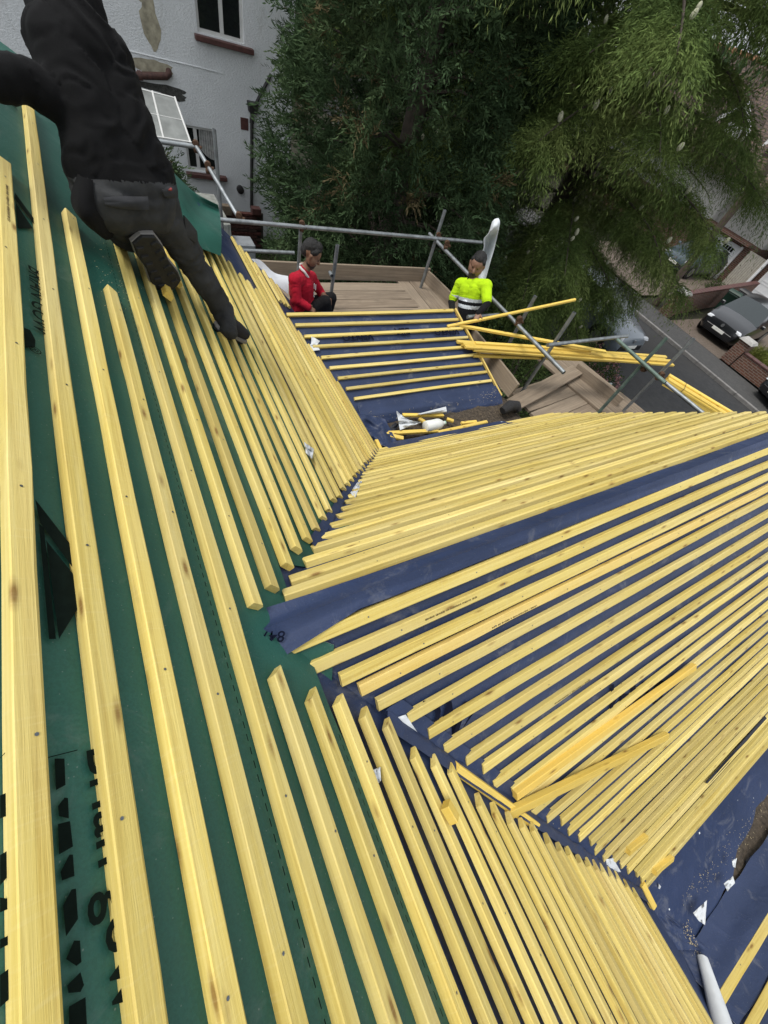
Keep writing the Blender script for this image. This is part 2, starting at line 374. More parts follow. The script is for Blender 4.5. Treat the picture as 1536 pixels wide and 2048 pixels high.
# far end of the main slope beyond the second wing
for s in (2.66, 2.78, 2.88): lay(main(s, 3.95 + (s - 2.5) * 0.7), main(s, 4.68), NM, blue_main)
# first wing, near slope: left ends measured along the valley, right ends on the gable verge
nst = [(569, 1287), (612, 1335), (664, 1350), (716, 1375), (740, 1402), (800, 1432), (845, 1462), (874, 1492), (922, 1508), (958, 1538), (980, 1565), (1020, 1575), (1062, 1622), (1118, 1645), (1132, 1668), (1165, 1672), (1180, 1690), (1188, 1712), (1230, 1722), (1262, 1745), (1278, 1752)]
_n = sorted((float(np.dot(p - np.array([0, RY, RZ]), QN)), float(p[0])) for p in (on(x, y, NN, DN) for x, y in nst))
QNEAR = [.046, .133, .219, .288, .369, .476, .586, .687, .799, .891, .999]; QNEAR += [.999 + .1006 * (i + 1) for i in range(16)]
for k in range(27):
    q = QNEAR[k] + 0.0245 + jit(.003)
    x0 = float(np.interp(q, [a for a, b in _n], [b for a, b in _n])) + jit(.012)
    lay(near(x0, q + jit(.004)), near(VERGE + jit(.03), q + jit(.004)), NN, near_m, w=0.044, h=0.018, m0=jit(.004), stamp=('top', {1: .42, 3: .55, 8: .5}.get(k, 1)) if k in (1, 3, 8) else None)
fst = [(555, 1214), (599, 1150), (609, 1129), (624, 1100), (647, 1070), (682, 1033), (690, 1010), (703, 995), (720, 960), (735, 935), (750, 915), (757, 903)]
_f = sorted((float(np.dot(p - np.array([0, RY, RZ]), QF)), float(p[0])) for p in (on(x, y, NF, DF) for x, y in fst))
for k in range(25):
    q = 0.1 + 0.1 * k + jit(.004) + 0.0235
    x0 = float(np.interp(q, [a for a, b in _f], [b for a, b in _f])) + jit(.015)
    if k == 24: x0 = 3.35
    lay(far(x0, q + jit(.003)), far(VERGE + 0.02 + jit(.02), q + jit(.003)), NF, far_m, m0=jit(.005), w=0.047)
# second wing
for k in range(9):
    q = 0.012 + (0.118 * k if k else 0) + jit(.004)
    pz = wing2(0, q); xv = -pz[2] + DM / S2
    lay(wing2(max(1.33, xv + 0.02 + 0.03 * k / 8), q), wing2(3.50 + 0.42 * q / 1.16, q), N2, w2_m, w=0.034)
ve = lay(wing2(3.535, -0.01, .002), wing2(3.955, 1.17, .002), N2, w2_m, w=0.022, h=0.03, nails=False)
# third wing
for (xa, ya, xb, yb) in ((1446, 1990, 1536, 1846), (1500, 2048, 1560, 1945)):
    a = on(xa, ya, N3, D3); b = on(xb, yb, N3, D3); q = float(np.dot(a - np.array([0, G3Y, G3Z]), Q3))
    lay(wing3(a[0] - 0.05 if xa < 1490 else 1.9, q), wing3(VERGE, q), N3, w3_m, w=0.042)
# ------------------------------------------------------------------ membrane strips, flaps, print
def strip(name, rows, mat, parent, thick=0.0, mats=None, midx=None, smooth=True, up=True):
    """grid of points rows[i][j]; thick > 0 gives a second skin (slot 1) behind it"""
    rows = [[np.array(p, float) for p in q] for q in rows]; nu, nv = len(rows), len(rows[0])
    A = np.array(rows); cr = np.cross(A[1:, :-1] - A[:-1, :-1], A[:-1, 1:] - A[:-1, :-1])
    if up and cr[..., 2].sum() < 0: rows = rows[::-1]
    V = [p for q in rows for p in q]; F = []; I = []
    for i in range(nu - 1):
        for j in range(nv - 1): F.append((i * nv + j, (i + 1) * nv + j, (i + 1) * nv + j + 1, i * nv + j + 1)); I.append(0)
    if thick:
        N = np.zeros((len(V), 3)); A = np.array(V)
        for q in F:
            n = np.cross(A[q[1]] - A[q[0]], A[q[3]] - A[q[0]])
            for i in q: N[i] += n
        N /= (np.linalg.norm(N, axis=1)[:, None] + 1e-12); b = len(V)
        V = V + [A[i] - N[i] * thick for i in range(b)]; F0 = list(F)
        for q in F0: F.append(tuple(i + b for i in q[::-1])); I.append(1)
        bd = [i * nv for i in range(nu)] + [(nu - 1) * nv + j for j in range(1, nv)] + [i * nv + nv - 1 for i in range(nu - 2, -1, -1)] + [j for j in range(nv - 2, 0, -1)]
        for a, c in zip(bd, bd[1:] + bd[:1]): F.append((a, c, c + b, a + b)[::-1]); I.append(1)
    o = mesh(name, V, F, mats or [mat, M_WHITE], parent, None, False, I)
    return smooth_obj(o, 70) if smooth else o
# ridge strip, its near end curled open to show the white underside
rows = []
for i in range(41):
    x = 0.03 + (VERGE + 0.04 - 0.03) * i / 40; row = []
    for j in range(11):
        b = (j - 5) / 5.0; q = abs(b) * (0.075 if b > 0 else 0.042 + 0.075 * max(0.0, 1 - i / 3.0))
        lift = 0.016 * (1 - abs(b)) ** 0.5 * 0 + 0.012 + 0.005 * wob(x, b, 3, 2)
        e = max(0.0, 1 - i / 4.0)                                     # the loose end near the main roof
        p = near(x, q, lift) if b < 0 else far(x, q, lift)
        if b == 0: p = np.array([x, RY, RZ + 0.022])
        if e > 0: p = p + np.array([-0.10 * e * (1 - abs(b) * .9), 0, 0]) + np.array([0.03, 0, 0.055]) * e * max(0, abs(b) - .35) - np.array([0.0, 0, 0.012]) * e * (1 - abs(b))
        row.append(p)
    rows.append(row)
ridge = strip('ridge_membrane', [q[::-1] for q in rows], M_BLUE, house, 0.002)
tag(ridge, 'navy ridge strip with a curled white-edged end')
# creased strips in the two valleys of the first wing
def valley(fa, sign, n, q1, w, nm, seed, w2=None):
    rows = []
    for i in range(n + 1):
        a = i / n; q = 0.42 + (q1 - 0.42) * a; p = near(0, q) if sign < 0 else far(0, q); x = -p[2] + DM / S2; c = np.array([x, p[1], p[2]])
        row = []
        for j in range(9):
            b = (j - 4) / 4.0
            if b < 0: p2 = c + np.array([0, sign * -1.0, 0]) * 0 + (main(0, 0) - main(0.0, 0)) + (-SD * 0.55 + np.array([0, sign * 0.83, 0])) * (-b) * w
            else: p2 = c + np.array([1, 0, 0]) * b * w
            nn_ = NM if b < 0 else (NN if sign < 0 else NF)
            row.append(p2 + nn_ * (0.004 + 0.006 * (1 - abs(b)) + 0.016 * (1 - abs(b)) * abs(wob(a * n * .35, b * 1.2, 1.6, seed)) + 0.010 * (1 - abs(b)) * abs(wob(a * n * .9, b * 2.5, 2.0, seed + 2))))
        rows.append(row)
    if sign > 0: rows = [r[::-1] for r in rows]
    return strip(nm, rows, M_BLUE, house, 0.0015, mats=[M_BLUE, M_BLUE])
valley(None, 1, 60, 2.45, 0.06, 'valley_membrane', 3)
valley(None, -1, 66, 2.75, 0.07, 'valley_membrane', 8)
# green apron where the wing ridge runs into the main slope
def patch_px(name, pts, fn, mat, parent, n=10, lift=0.006, amp=0.006, thick=0.002, seed=1, mats=None, curl=None):
    """quad patch from four pixel corners laid on the slope fn(x, y) -> point; curl(a, b) lifts it"""
    rows = []
    c = [np.array(p, float) for p in pts]
    for i in range(n + 1):
        row = []
        for j in range(n + 1):
            a, b = i / n, j / n; q = (c[0] * (1 - a) + c[1] * a) * (1 - b) + (c[3] * (1 - a) + c[2] * a) * b
            t = lift + amp * (0.5 + wob(a * 3, b * 3, 1.3, seed)) + (curl(a, b) if curl else 0)
            row.append(fn(q[0], q[1], t))
        rows.append(row)
    A = np.array(rows[0][0]); nrm = np.cross(np.array(rows[1][0]) - A, np.array(rows[0][1]) - A)
    if nrm[2] < 0: rows = [r[::-1] for r in rows]
    return strip(name, rows, mat, parent, thick, mats)
near_px = lambda x, y, t=0.0: on(x, y, NN, DN + t)
far_px = lambda x, y, t=0.0: on(x, y, NF, DF + t)
w2_px = lambda x, y, t=0.0: on(x, y, N2, D2 + t)
w3_px = lambda x, y, t=0.0: on(x, y, N3, D3 + t)
ap = patch_px('green_apron', [(560, 1250), (668, 1290), (662, 1385), (600, 1370)], near_px, M_GREEN, house, lift=0.003, amp=0.003)
ap2 = patch_px('green_apron', [(590, 1098), (690, 1040), (738, 1026), (640, 1098)], far_px, M_GREEN, house, lift=0.003, amp=0.004)
# small white turned-up scraps of membrane (underside showing)
WH = [M_WHITE, M_WHITE]
for nm, pts, fn, cu in (('membrane_flap', [(778, 1440), (812, 1430), (835, 1465), (792, 1464)], near_px, .012),
                        ('membrane_flap', [(746, 1540), (760, 1534), (762, 1560), (755, 1568)], main_px, .012),
                        ('membrane_flap', [(608, 884), (628, 898), (624, 918), (612, 905)], main_px, .03),
                        ('membrane_flap', [(1212, 1720), (1226, 1716), (1242, 1744), (1216, 1744)], near_px, .015),
                        ('membrane_flap', [(1310, 1820), (1318, 1768), (1340, 1795), (1322, 1805)], near_px, .035),
                        ('membrane_flap', [(1386, 1826), (1414, 1800), (1410, 1850), (1398, 1842)], lambda x, y, t=0: at_z(x, y, -2.92 + t), .022), ('membrane_flap', [(1448, 1768), (1466, 1752), (1470, 1766), (1455, 1782)], lambda x, y, t=0: at_z(x, y, -2.92 + t), .02), ('membrane_flap', [(1464, 1722), (1474, 1716), (1470, 1735), (1466, 1734)], lambda x, y, t=0: at_z(x, y, -2.92 + t), .015),
                        ('membrane_flap', [(700, 985), (716, 962), (724, 962), (710, 995)], far_px, .02),
                        ('membrane_flap', [(620, 688), (634, 688), (640, 700), (622, 702)], w2_px, .012),
                        ('membrane_flap', [(623, 672), (640, 682), (634, 690), (622, 690)], w2_px, .02)):
    o = patch_px(nm, pts, fn, M_WHITE, house, n=5, lift=0.012, amp=cu, seed=random.random() * 9, mats=WH)
# white roll of membrane at the foot of the third wing
mb = MB(); a = w3_px(1405, 1915, .04); b = w3_px(1452, 2075, .05)
rows = []
for i in range(15):
    t = i / 14; c = a + (b - a) * t; row = []
    ax = Vector(b - a).normalized(); u = Vector(N3); u = (u - ax * u.dot(ax)).normalized(); v = ax.cross(u)
    for j in range(13):
        ang = -2.4 + 4.6 * j / 12; rr = 0.028 + 0.028 * t + 0.004 * wob(t, j, 2, 1)
        row.append(np.array(c) + np.array(u * cos(ang) + v * sin(ang)) * rr)
    rows.append(row)
roll = strip('membrane_roll', rows, M_WHITE, house, 0.003, mats=[M_WHITE, M_WHITE])
tag(roll, 'rolled-back white edge of membrane')
# gutters: bare mortar and dirt between the wings
def gutter(name, x0, x1, y0, y1, z, seed, parent, mat=M_DIRT, amp=0.03, nx=40, ny=14):
    V = []; F = []
    for i in range(nx + 1):
        for j in range(ny + 1):
            x = x0 + (x1 - x0) * i / nx; y = y0 + (y1 - y0) * j / ny
            V.append((x, y, z + amp * (wob(x, y, 3, seed) + .6 * wob(x, y, 9, seed) + .35 * wob(x, y, 25, seed))))
    for i in range(nx):
        for j in range(ny): F.append((i * (ny + 1) + j, (i + 1) * (ny + 1) + j, (i + 1) * (ny + 1) + j + 1, i * (ny + 1) + j + 1))
    return smooth_obj(mesh(name, V, F, mat, parent), 60)
tag(gutter('gutter_bed', 1.7, 4.05, 1.85, 3.0, -2.93, 3, house), 'brown dirty gutter between the two wings')
tag(gutter('gutter_bed', 1.6, 4.4, -2.35, -1.7, -3.055, 5, house), 'brown dirty gutter at the foot of the near slope')
rows = []
for i in range(41):
    x = 1.75 + (4.45 - 1.75) * i / 40; row = []; ye = -2.13 + 0.235 * min(1, max(0, (x - 2.15) / 1.2)) ** .8 + .03 * wob(x, 0, 5, 3)
    for j in range(9):
        b = j / 8; y = -1.60 + (ye + 1.60) * b
        row.append((x, y, -2.885 - 0.135 * (1 - (1 - b) ** 1.6) + .012 * wob(x, y, 3, 8) + .006 * wob(x, y, 11, 8)))
    rows.append(row)
tag(strip('gutter_membrane', rows, M_BLUE, house, 0.002), 'navy membrane lapping into the near gutter')
rows = []
for i in range(41):
    x = 1.95 + (4.42 - 1.95) * i / 40; row = []
    for j in range(9):
        b = j / 8; q = -.035 + .02 * wob(x, 0, 4, 6) + .30 * b; row.append(wing3(x, q, .010 + .034 * (1 - b) ** 3 + .010 * abs(wob(x, b, 2.5, 4)) + (.018 * math.exp(-((b - .55) / .08) ** 2))))
    rows.append(row)
tag(strip('gutter_membrane', rows, M_BLUE, house, 0.002), 'lifted navy edge of the third wing membrane')
# navy upstand along the foot of the far slope, with a torn grey end
rows = []
for i in range(31):
    x = 1.85 + (3.55 - 1.85) * i / 30; row = []
    for j in range(6):
        row.append(far(x, 2.28 + 0.055 * j, 0.012 + 0.02 * abs(wob(x, j * .3, 2.2, 4)) + (0.03 * (j / 5) ** 2)))
    rows.append(row)
strip('gutter_membrane', rows, M_BLUE, house, 0.002)
# rumpled navy sheet over the lower edge of the second wing
rows = []
for i in range(37):
    x = 1.86 + (3.95 - 1.86) * i / 36; row = []
    for j in range(11):
        b = j / 10; q = 1.03 + 0.30 * b
        p = wing2(x, q, 0.012 + 0.02 * abs(wob(x, b, 1.6, 6)) + 0.028 * math.exp(-((b - .45) / .10) ** 2) * (0.6 + .4 * sin(x * 3)))
        if b > .85: p = p + np.array([0, 0, -0.05])
        row.append(p)
    rows.append(row)
strip('gutter_membrane', rows, M_BLUE, house, 0.002)
# creased dark patch where the second wing, gutter and main slope meet
patch_px('gutter_membrane', [(700, 822), (770, 838), (800, 895), (752, 900)], lambda x, y, t: at_z(x, y, -2.86 + t), M_BLUE, house, n=16, lift=.0, amp=.07, seed=3.3, mats=[M_BLUE, M_BLUE])
patch_px('gutter_membrane', [(1255, 1760), (1300, 1800), (1420, 1900), (1330, 1900)], lambda x, y, t: at_z(x, y, -2.99 + t), M_BLUE, house, n=16, lift=.0, amp=.05, seed=5.3, mats=[M_BLUE, M_BLUE])
# stitched lap lines along the green membrane
mb = MB()
def dashes(s, y0, y1, fn, st=0.026, ln=0.014, hw=0.0011):
    y = y0
    while y < y1:
        mb.add([fn(s - hw, y, .0035), fn(s + hw, y, .0035), fn(s + hw, y + ln, .0035), fn(s - hw, y + ln, .0035)], [(0, 1, 2, 3)]); y += st
dashes(0.672, -1.2, 4.2, main); dashes(0.968, -3.0, 0.0, main); dashes(0.640, 1.5, 4.2, main)
tag(mb.build('lap_line', M_PRINT, green), kind='stuff')
mb = MB(); dashes(1.352, 1.0, 4.2, main); tag(mb.build('lap_line', M_PRINT, green_far), kind='stuff')
# printing on the green membrane: read along the roof, tops of letters down the slope
def main_text(body, size, s, y, shear=0.0, sx=1.0, bold=0.0, mat=None, t=.004, parent=None):
    M = frame(main(s, y, t), (0, -1, 0), NM)
    return text_mesh('printed_lettering', body, size, mat or M_PRINT, M, parent or green, shear, sx, bold)
for (x, y, body, size, sh, sx, bo) in ((170, 1497, 'Brian gow', 0.074, 0, 1.0, .0008), (55, 530, 'BRIAN GOW', 0.058, .0, .95, .0004), (12, 168, 'BRIAN GOW', 0.046, .0, .9, .0004)):
    s_, y_ = main_sy(x, y); main_text(body, size, s_, y_, sh, sx, bo)
s_, y_ = main_sy(56, 690); main_text('\u00ae', 0.034, s_, y_)
# solid printed emblems: cut chevron flags and heavy block strokes
def ink(poly, mat=M_PRINT, fn=main_px, parent=None, t=.004):
    return mesh('printed_emblem', [fn(x, y, t) for x, y in poly], [tuple(range(len(poly)))], mat, parent or green)
def ink2(poly, fn=main_px, parent=None, mat=M_PRINT, t=.004):
    o = ink(poly, mat, fn, parent, t); me = o.data
    n = sum((Vector(me.polygons[0].normal),), Vector()); 
    if n.z < 0: me.flip_normals()
    return o
ink2([(70, 998), (148, 1098), (150, 1142), (80, 1045)]); ink2([(78, 1048), (88, 1055), (112, 1278), (98, 1278)])
ink2([(92, 1080), (148, 1150), (157, 1215), (118, 1278)]); 
ink2([(30, 385), (70, 440), (71, 452), (30, 398)]); ink2([(31, 405), (66, 457), (36, 457)])
ink2([(48, 655), (60, 660), (71, 680), (70, 695), (51, 695)])
for P_ in ([(109, 1517), (129, 1517), (131, 1570), (112, 1580)], [(116, 1612), (129, 1595), (136, 1596), (138, 1637), (118, 1632)], [(116, 1648), (140, 1642), (146, 1693), (118, 1709)], [(121, 1744), (139, 1709), (146, 1709), (149, 1752), (124, 1761)], [(126, 1811), (143, 1779), (152, 1777), (156, 1838), (132, 1873)],
           [(132, 1918), (148, 1881), (160, 1881), (163, 1924), (153, 1932)], [(134, 1971), (161, 1944), (168, 1970), (161, 1984), (137, 1986)], [(138, 2013), (171, 1994), (174, 2050), (138, 2050)], [(0, 1591), (19, 1583), (21, 1629), (0, 1637)], [(0, 1710), (21, 1698), (23, 1745), (0, 1771)], [(0, 1795), (22, 1798), (23, 1815), (0, 1825)], [(0, 1879), (23, 1868), (24, 1885), (0, 1898)], [(0, 1950), (24, 1933), (25, 1992), (0, 2015)]): ink2(P_)
for (x0, x1) in ((92, 155), (0, 16)):
    ink2([(x0, 1515), (x0, 1517), (x1, 1501), (x1, 1499)])
# printing on the navy membranes (dark on dark)
def slope_text(body, size, P, xd, nrm, parent, sx=1.0, bold=.002): return text_mesh('printed_lettering', body, size, M_PRINTB, frame(P, xd, nrm), parent, 0, sx, bold)
for (x, y, b) in ((744, 665, 'VENTO'), (818, 656, 'BBA'), (916, 656, 'VENTO')):
    slope_text(b, .115, w2_px(x, y, .014), (-1, 0, 0), N2, w2_m, 1.0, .004)
slope_text('DMA VENTO', .20, near_px(818, 1478, .004), (0.86, -.35, -.37), NN, near_m, .8, .004)
slope_text('VENTO', .20, near_px(1210, 1422, .003), (0.9, -.3, -.3), NN, near_m, .9, .004)
slope_text('8474/07', .045, near_px(572, 1262, .026), (-0.93, .27, .25), NN, ridge, 1.0, .0004)
# ------------------------------------------------------------------ loose timber and rubbish lying on the roof
def loose(p0, p1, up, label, group=None, cat='batten', **kw):
    o = lay(p0, p1, up, None, 'loose_batten', nails=False, **kw); o.data.materials[0] = M_WOOD2; return tag(o, label, cat, group)
T = 0.0275
loose(near_px(1026, 1588, .019), near_px(1384, 1330, .021), NN, 'long bright yellow batten lying loose along the near slope battens')
loose(near_px(984, 1636, .045), near_px(1328, 1470, .024), NN, 'bright yellow batten lying askew across the near slope battens', w=.042)
loose(near_px(905, 1533, .030), near_px(1068, 1648, .030), NN, 'batten offcut lying crosswise in the near valley')
loose(near_px(1252, 1700, .019), near_px(1288, 1672, .019), NN, 'short batten offcut topping the lowest battens of the near slope')
loose(near_px(1305, 1740, .019), near_px(1340, 1712, .019), NN, 'stubby batten offcut at the bottom corner of the near slope')
loose(at_z(1280, 1765, -2.83), at_z(1304, 1812, -2.87), (0, 0, 1), 'short upright batten stub in the gutter corner beside white flap')
loose(main_px(336, 597, .03), main_px(312, 520, .03), NM, 'batten offcut poking out under the raised boot, brown end grain')
loose(main_px(352, 570, .03), main_px(330, 510, .03), NM, 'batten offcut half hidden beneath the raised boot toe')
loose(main_px(904, 1642, .03), main_px(886, 1610, .03), NM, 'stubby batten offcut resting on main slope battens near the valley')
dk = patch_px('dark_strip', [(1412, 1565), (1420, 1572), (1536, 1440), (1530, 1432)], near_px, simple('black_rubber_strip', (0.015, 0.017, 0.025), .6), None, n=6, lift=.012, amp=.008, mats=[bpy.data.materials['black_rubber_strip']] * 2)
tag(dk, 'thin black plastic strip tucked between the near slope battens', 'strip')
GZ = -2.885
for (x0, y0, x1, y1, l, ww) in ((762, 868, 875, 862, 'split yellow batten lying in the gutter below the crumpled white scrap', .045), (875, 866, 973, 845, 'yellow batten angled along the gutter beside the milk bottle', .04),
                            (805, 832, 886, 832, 'short yellow batten under the white folded sheet in the gutter', .04), (838, 838, 868, 858, 'batten offcut propped between white scrap and bottle', .04), (893, 840, 906, 844, 'tiny batten block in the gutter right of the bottle', .04), (922, 848, 952, 845, 'short batten sliver on the bare gutter dirt', .035), (780, 872, 806, 878, 'triangular batten offcut at the left end of the gutter', .05)):
    loose(at_z(x0, y0, GZ + .03), at_z(x1, y1, GZ + .03), (0, 0, 1), l, 'offcuts in the gutter', w=ww)
loose(at_z(752, 882, -2.80), at_z(762, 902, -2.80), (0, 0, 1), 'tiny batten stub standing where the two valleys meet')
# plastic milk bottle on its side
M_MILK = simple('translucent_milk_plastic', (0.72, 0.74, 0.72), 0.35, var=0.05)
c = at_z(868, 850, GZ + .07); bt = empty('milk_bottle', c - np.array([0, 0, .07]), 'empty translucent plastic milk bottle lying in the gutter', 'bottle')
axis = Vector(at_z(890, 845, GZ + .07) - at_z(850, 853, GZ + .07)).normalized(); Mb = frame((0, 0, 0), axis, (0, 0, 1)).to_3x3() @ Matrix.Rotation(pi / 2, 3, 'Y')
mb = MB(); mb.lathe(c, [(0.045, -.13), (.062, -.12), (.066, -.08), (.063, -.02), (.066, .03), (.062, .07), (.04, .11), (.022, .13), (.021, .15)], 18, 0, Mb); smooth_obj(mb.build('bottle_body', M_MILK, bt), 50)
mb = MB(); hv = [Vector(c) + Mb @ Vector(p) for p in ((.06, 0, .02), (.085, 0, .03), (.088, 0, .07), (.06, 0, .10), (.03, 0, .105))]; mb.tube(hv, .009, 8); smooth_obj(mb.build('bottle_handle', M_MILK, bt))
mb = MB(); mb.lathe(Vector(c) + Mb @ Vector((0, 0, .145)), [(.023, 0), (.023, .016)], 14, 0, Mb); mb.build('bottle_cap', simple('pale_green_cap', (.35, .5, .4), .5), bt)
# crumpled white membrane scrap and a folded white sheet
def crumple(name, pts, z, amp, seed, label, n=12, fold=None):
    rows = []; c = [np.array(p, float) for p in pts]
    for i in range(n + 1):
        row = []
        for j in range(n + 1):
            a, b = i / n, j / n; q = (c[0] * (1 - a) + c[1] * a) * (1 - b) + (c[3] * (1 - a) + c[2] * a) * b
            row.append(at_z(q[0], q[1], z + amp * abs(wob(a * 3, b * 3, 1, seed)) + (fold(a, b) if fold else 0)))
        rows.append(row)
    o = strip(name, rows, M_WHITE, None, .002, mats=[M_WHITE, M_WHITE]); return tag(o, label, 'membrane scrap')
crumple('membrane_scrap', [(793, 822), (815, 840), (842, 845), (800, 860)], GZ + .05, .10, 2.2, 'crumpled white membrane scrap in the gutter left of the bottle', fold=lambda a, b: .06 * abs(a - .4))
crumple('membrane_scrap', [(834, 828), (892, 813), (894, 825), (846, 829)], GZ + .06, .03, 7.2, 'folded white membrane sheet leaning on the gutter edge', fold=lambda a, b: .05 * (1 - abs(2 * b - 1)))
bs = crumple('black_bag', [(760, 872), (790, 845), (800, 850), (772, 880)], GZ + .03, .05, 1.1, 'crumpled black rubber scrap at the left end of the gutter')
bs.data.materials[0] = bpy.data.materials['black_rubber_strip']; bs.data.materials[1] = bpy.data.materials['black_rubber_strip']; bs['category'] = 'rubber scrap'
# dark rolled end of felt at the corner of the gutter
mb = MB(); mb.tube([at_z(1005, 822, GZ + .05), at_z(1020, 812, GZ + .09), at_z(1032, 812, GZ + .07), at_z(1036, 822, GZ + .02)], [.05, .075, .07, .05], 10)
o = smooth_obj(mb.build('felt_roll', simple('charred_felt', (.02, .02, .022), .9, var=.4, scale=40, bump=.6))); tag(o, 'charred black roll of old felt at the corner of the gutter', 'felt roll')
# sawdust and splinters in the valleys and on the membranes
def scatter(name, fn, pts, n, size, mat, label, cat, spread):
    V = []; Q = []
    for _ in range(n):
        i = random.randrange(len(pts) - 1); t = random.random()
        x = pts[i][0] * (1 - t) + pts[i + 1][0] * t + random.gauss(0, spread); y = pts[i][1] * (1 - t) + pts[i + 1][1] * t + random.gauss(0, spread)
        p = np.array(fn(x, y, .010 + random.random() * .004)); a = random.random() * 6.28; L = size * random.uniform(.3, 1.6); w = size * random.uniform(.06, .16)
        u = Vector((cos(a), sin(a), random.uniform(-.4, .4))).normalized(); v = u.orthogonal().normalized(); w_ = u.cross(v)
        b = len(V)
        for k in (0, 1):
            for s1, s2 in ((-1, -1), (1, -1), (1, 1), (-1, 1)): V.append(tuple(Vector(p) + u * (L * (k - .5)) + v * w * s1 + w_ * w * .6 * s2))
        Q += [(b, b + 1, b + 5, b + 4), (b + 1, b + 2, b + 6, b + 5), (b + 2, b + 3, b + 7, b + 6), (b + 3, b, b + 4, b + 7), (b + 3, b + 2, b + 1, b), (b + 4, b + 5, b + 6, b + 7)]
    o = fastmesh(name, V, Q, mat); return tag(o, label, cat, kind='stuff')
scatter('sawdust', lambda x, y, t: near_px(x, y, t), [(690, 1410), (860, 1530), (905, 1560), (1080, 1665), (1110, 1685), (1165, 1720)], 900, .006, M_SAWDUST, 'pale sawdust and shavings scattered down the near valley', 'sawdust', 9)
scatter('sawdust', lambda x, y, t: at_z(x, y, -2.995 + t), [(1340, 1800), (1420, 1750), (1536, 1600)], 260, .006, M_SAWDUST, 'pale shavings along the edge of the near gutter', 'sawdust', 12)
scatter('sawdust', lambda x, y, t: at_z(x, y, -2.985 + t), [(1370, 1845), (1382, 1880), (1390, 1905)], 110, .007, M_SAWDUST, 'pale shavings beside the white membrane roll', 'sawdust', 5)
scatter('sawdust', lambda x, y, t: w2_px(x, y, t + .03), [(735, 830), (755, 845), (1000, 780), (960, 800)], 120, .010, M_SAWDUST, 'pale dust specks on the lower edge of the second wing', 'sawdust', 6)
scatter('sawdust', lambda x, y, t: main_px(x, y, t - .006), [(205, 480), (235, 560), (240, 600)], 90, .003, M_SAWDUST, 'tiny pale splinters strewn on the green membrane', 'sawdust', 22)
scatter('gutter_grit', lambda x, y, t: at_z(x, y, -2.92 + t * 2), [(905, 845), (1020, 815), (960, 835), (790, 860)], 500, .014, simple('gutter_grit', (.16, .125, .085), .95, var=.4, scale=60), 'brown grit and moss crumbs in the gutter', 'grit', 9)
# ------------------------------------------------------------------ loose green membrane over the far verge, white strip beyond it
def sheet_pts(name, rows, mats, label=None, thick=.003, sub=4, parent=None):
    """rows of control points, refined by smooth interpolation"""
    A = np.array(rows, float); nu, nv = A.shape[:2]
    def res(B, ax, m):
        n = B.shape[ax]; out = []
        for t in np.linspace(0, n - 1, (n - 1) * m + 1):
            i = min(int(t), n - 2); f_ = t - i; g = lambda k: np.take(B, min(max(k, 0), n - 1), axis=ax)
            p0, p1, p2, p3 = g(i - 1), g(i), g(i + 1), g(i + 2)
            out.append(.5 * (2 * p1 + (p2 - p0) * f_ + (2 * p0 - 5 * p1 + 4 * p2 - p3) * f_ ** 2 + (3 * p1 - p0 - 3 * p2 + p3) * f_ ** 3))
        return np.stack(out, axis=ax)
    B = res(res(A, 0, sub), 1, sub)
    o = strip(name, [list(q) for q in B], mats[0], parent, thick, mats=mats)
    return o
g_ = lambda x, y, Y: at_y(x, y, Y)
mp_ = main_px
fl = sheet_pts('green_membrane_flap', [[g_(318, 312, 4.75), mp_(322, 352, .07), mp_(330, 420, .05), mp_(345, 470, .035)],
                                        [g_(352, 350, 4.85), mp_(362, 392, .09), mp_(378, 445, .07), mp_(392, 492, .04)],
                                        [g_(394, 388, 4.9), g_(398, 412, 4.7), mp_(416, 455, .10), mp_(424, 505, .06)],
                                        [g_(436, 410, 4.9), g_(440, 430, 4.8), mp_(443, 470, .12), mp_(442, 512, .07)]], [M_GREEN, M_GREEN], parent=house)
tag(fl, 'loose green membrane flap folded over the far verge')
wl = sheet_pts('white_membrane_strip', [[g_(442, 468, 4.45), g_(443, 490, 4.4), g_(448, 522, 4.3)], [g_(470, 492, 4.7), g_(476, 512, 4.6), g_(480, 530, 4.5)], [g_(496, 516, 4.85), g_(502, 535, 4.75), g_(508, 560, 4.6)], [g_(520, 520, 5.0), g_(522, 540, 4.9), g_(524, 556, 4.8)],
                                         [g_(548, 545, 5.0), g_(548, 556, 4.9), g_(548, 566, 4.8)], [g_(576, 552, 5.0), g_(577, 566, 4.9), g_(576, 588, 4.8)]], [M_WHITE, M_WHITE], parent=house)
tag(wl, 'rumpled white membrane strip hanging along the far verge')
bk = sheet_pts('green_membrane_flap', [[g_(-40, 60, 3.3), g_(-40, 110, 3.2), g_(-40, 190, 3.1)], [g_(2, 84, 3.3), g_(2, 120, 3.2), g_(2, 190, 3.1)], [g_(50, 120, 3.3), g_(46, 140, 3.2), g_(40, 190, 3.1)], [g_(84, 142, 3.3), g_(82, 160, 3.2), g_(80, 195, 3.1)]], [M_GREEN, M_GREEN], parent=house)
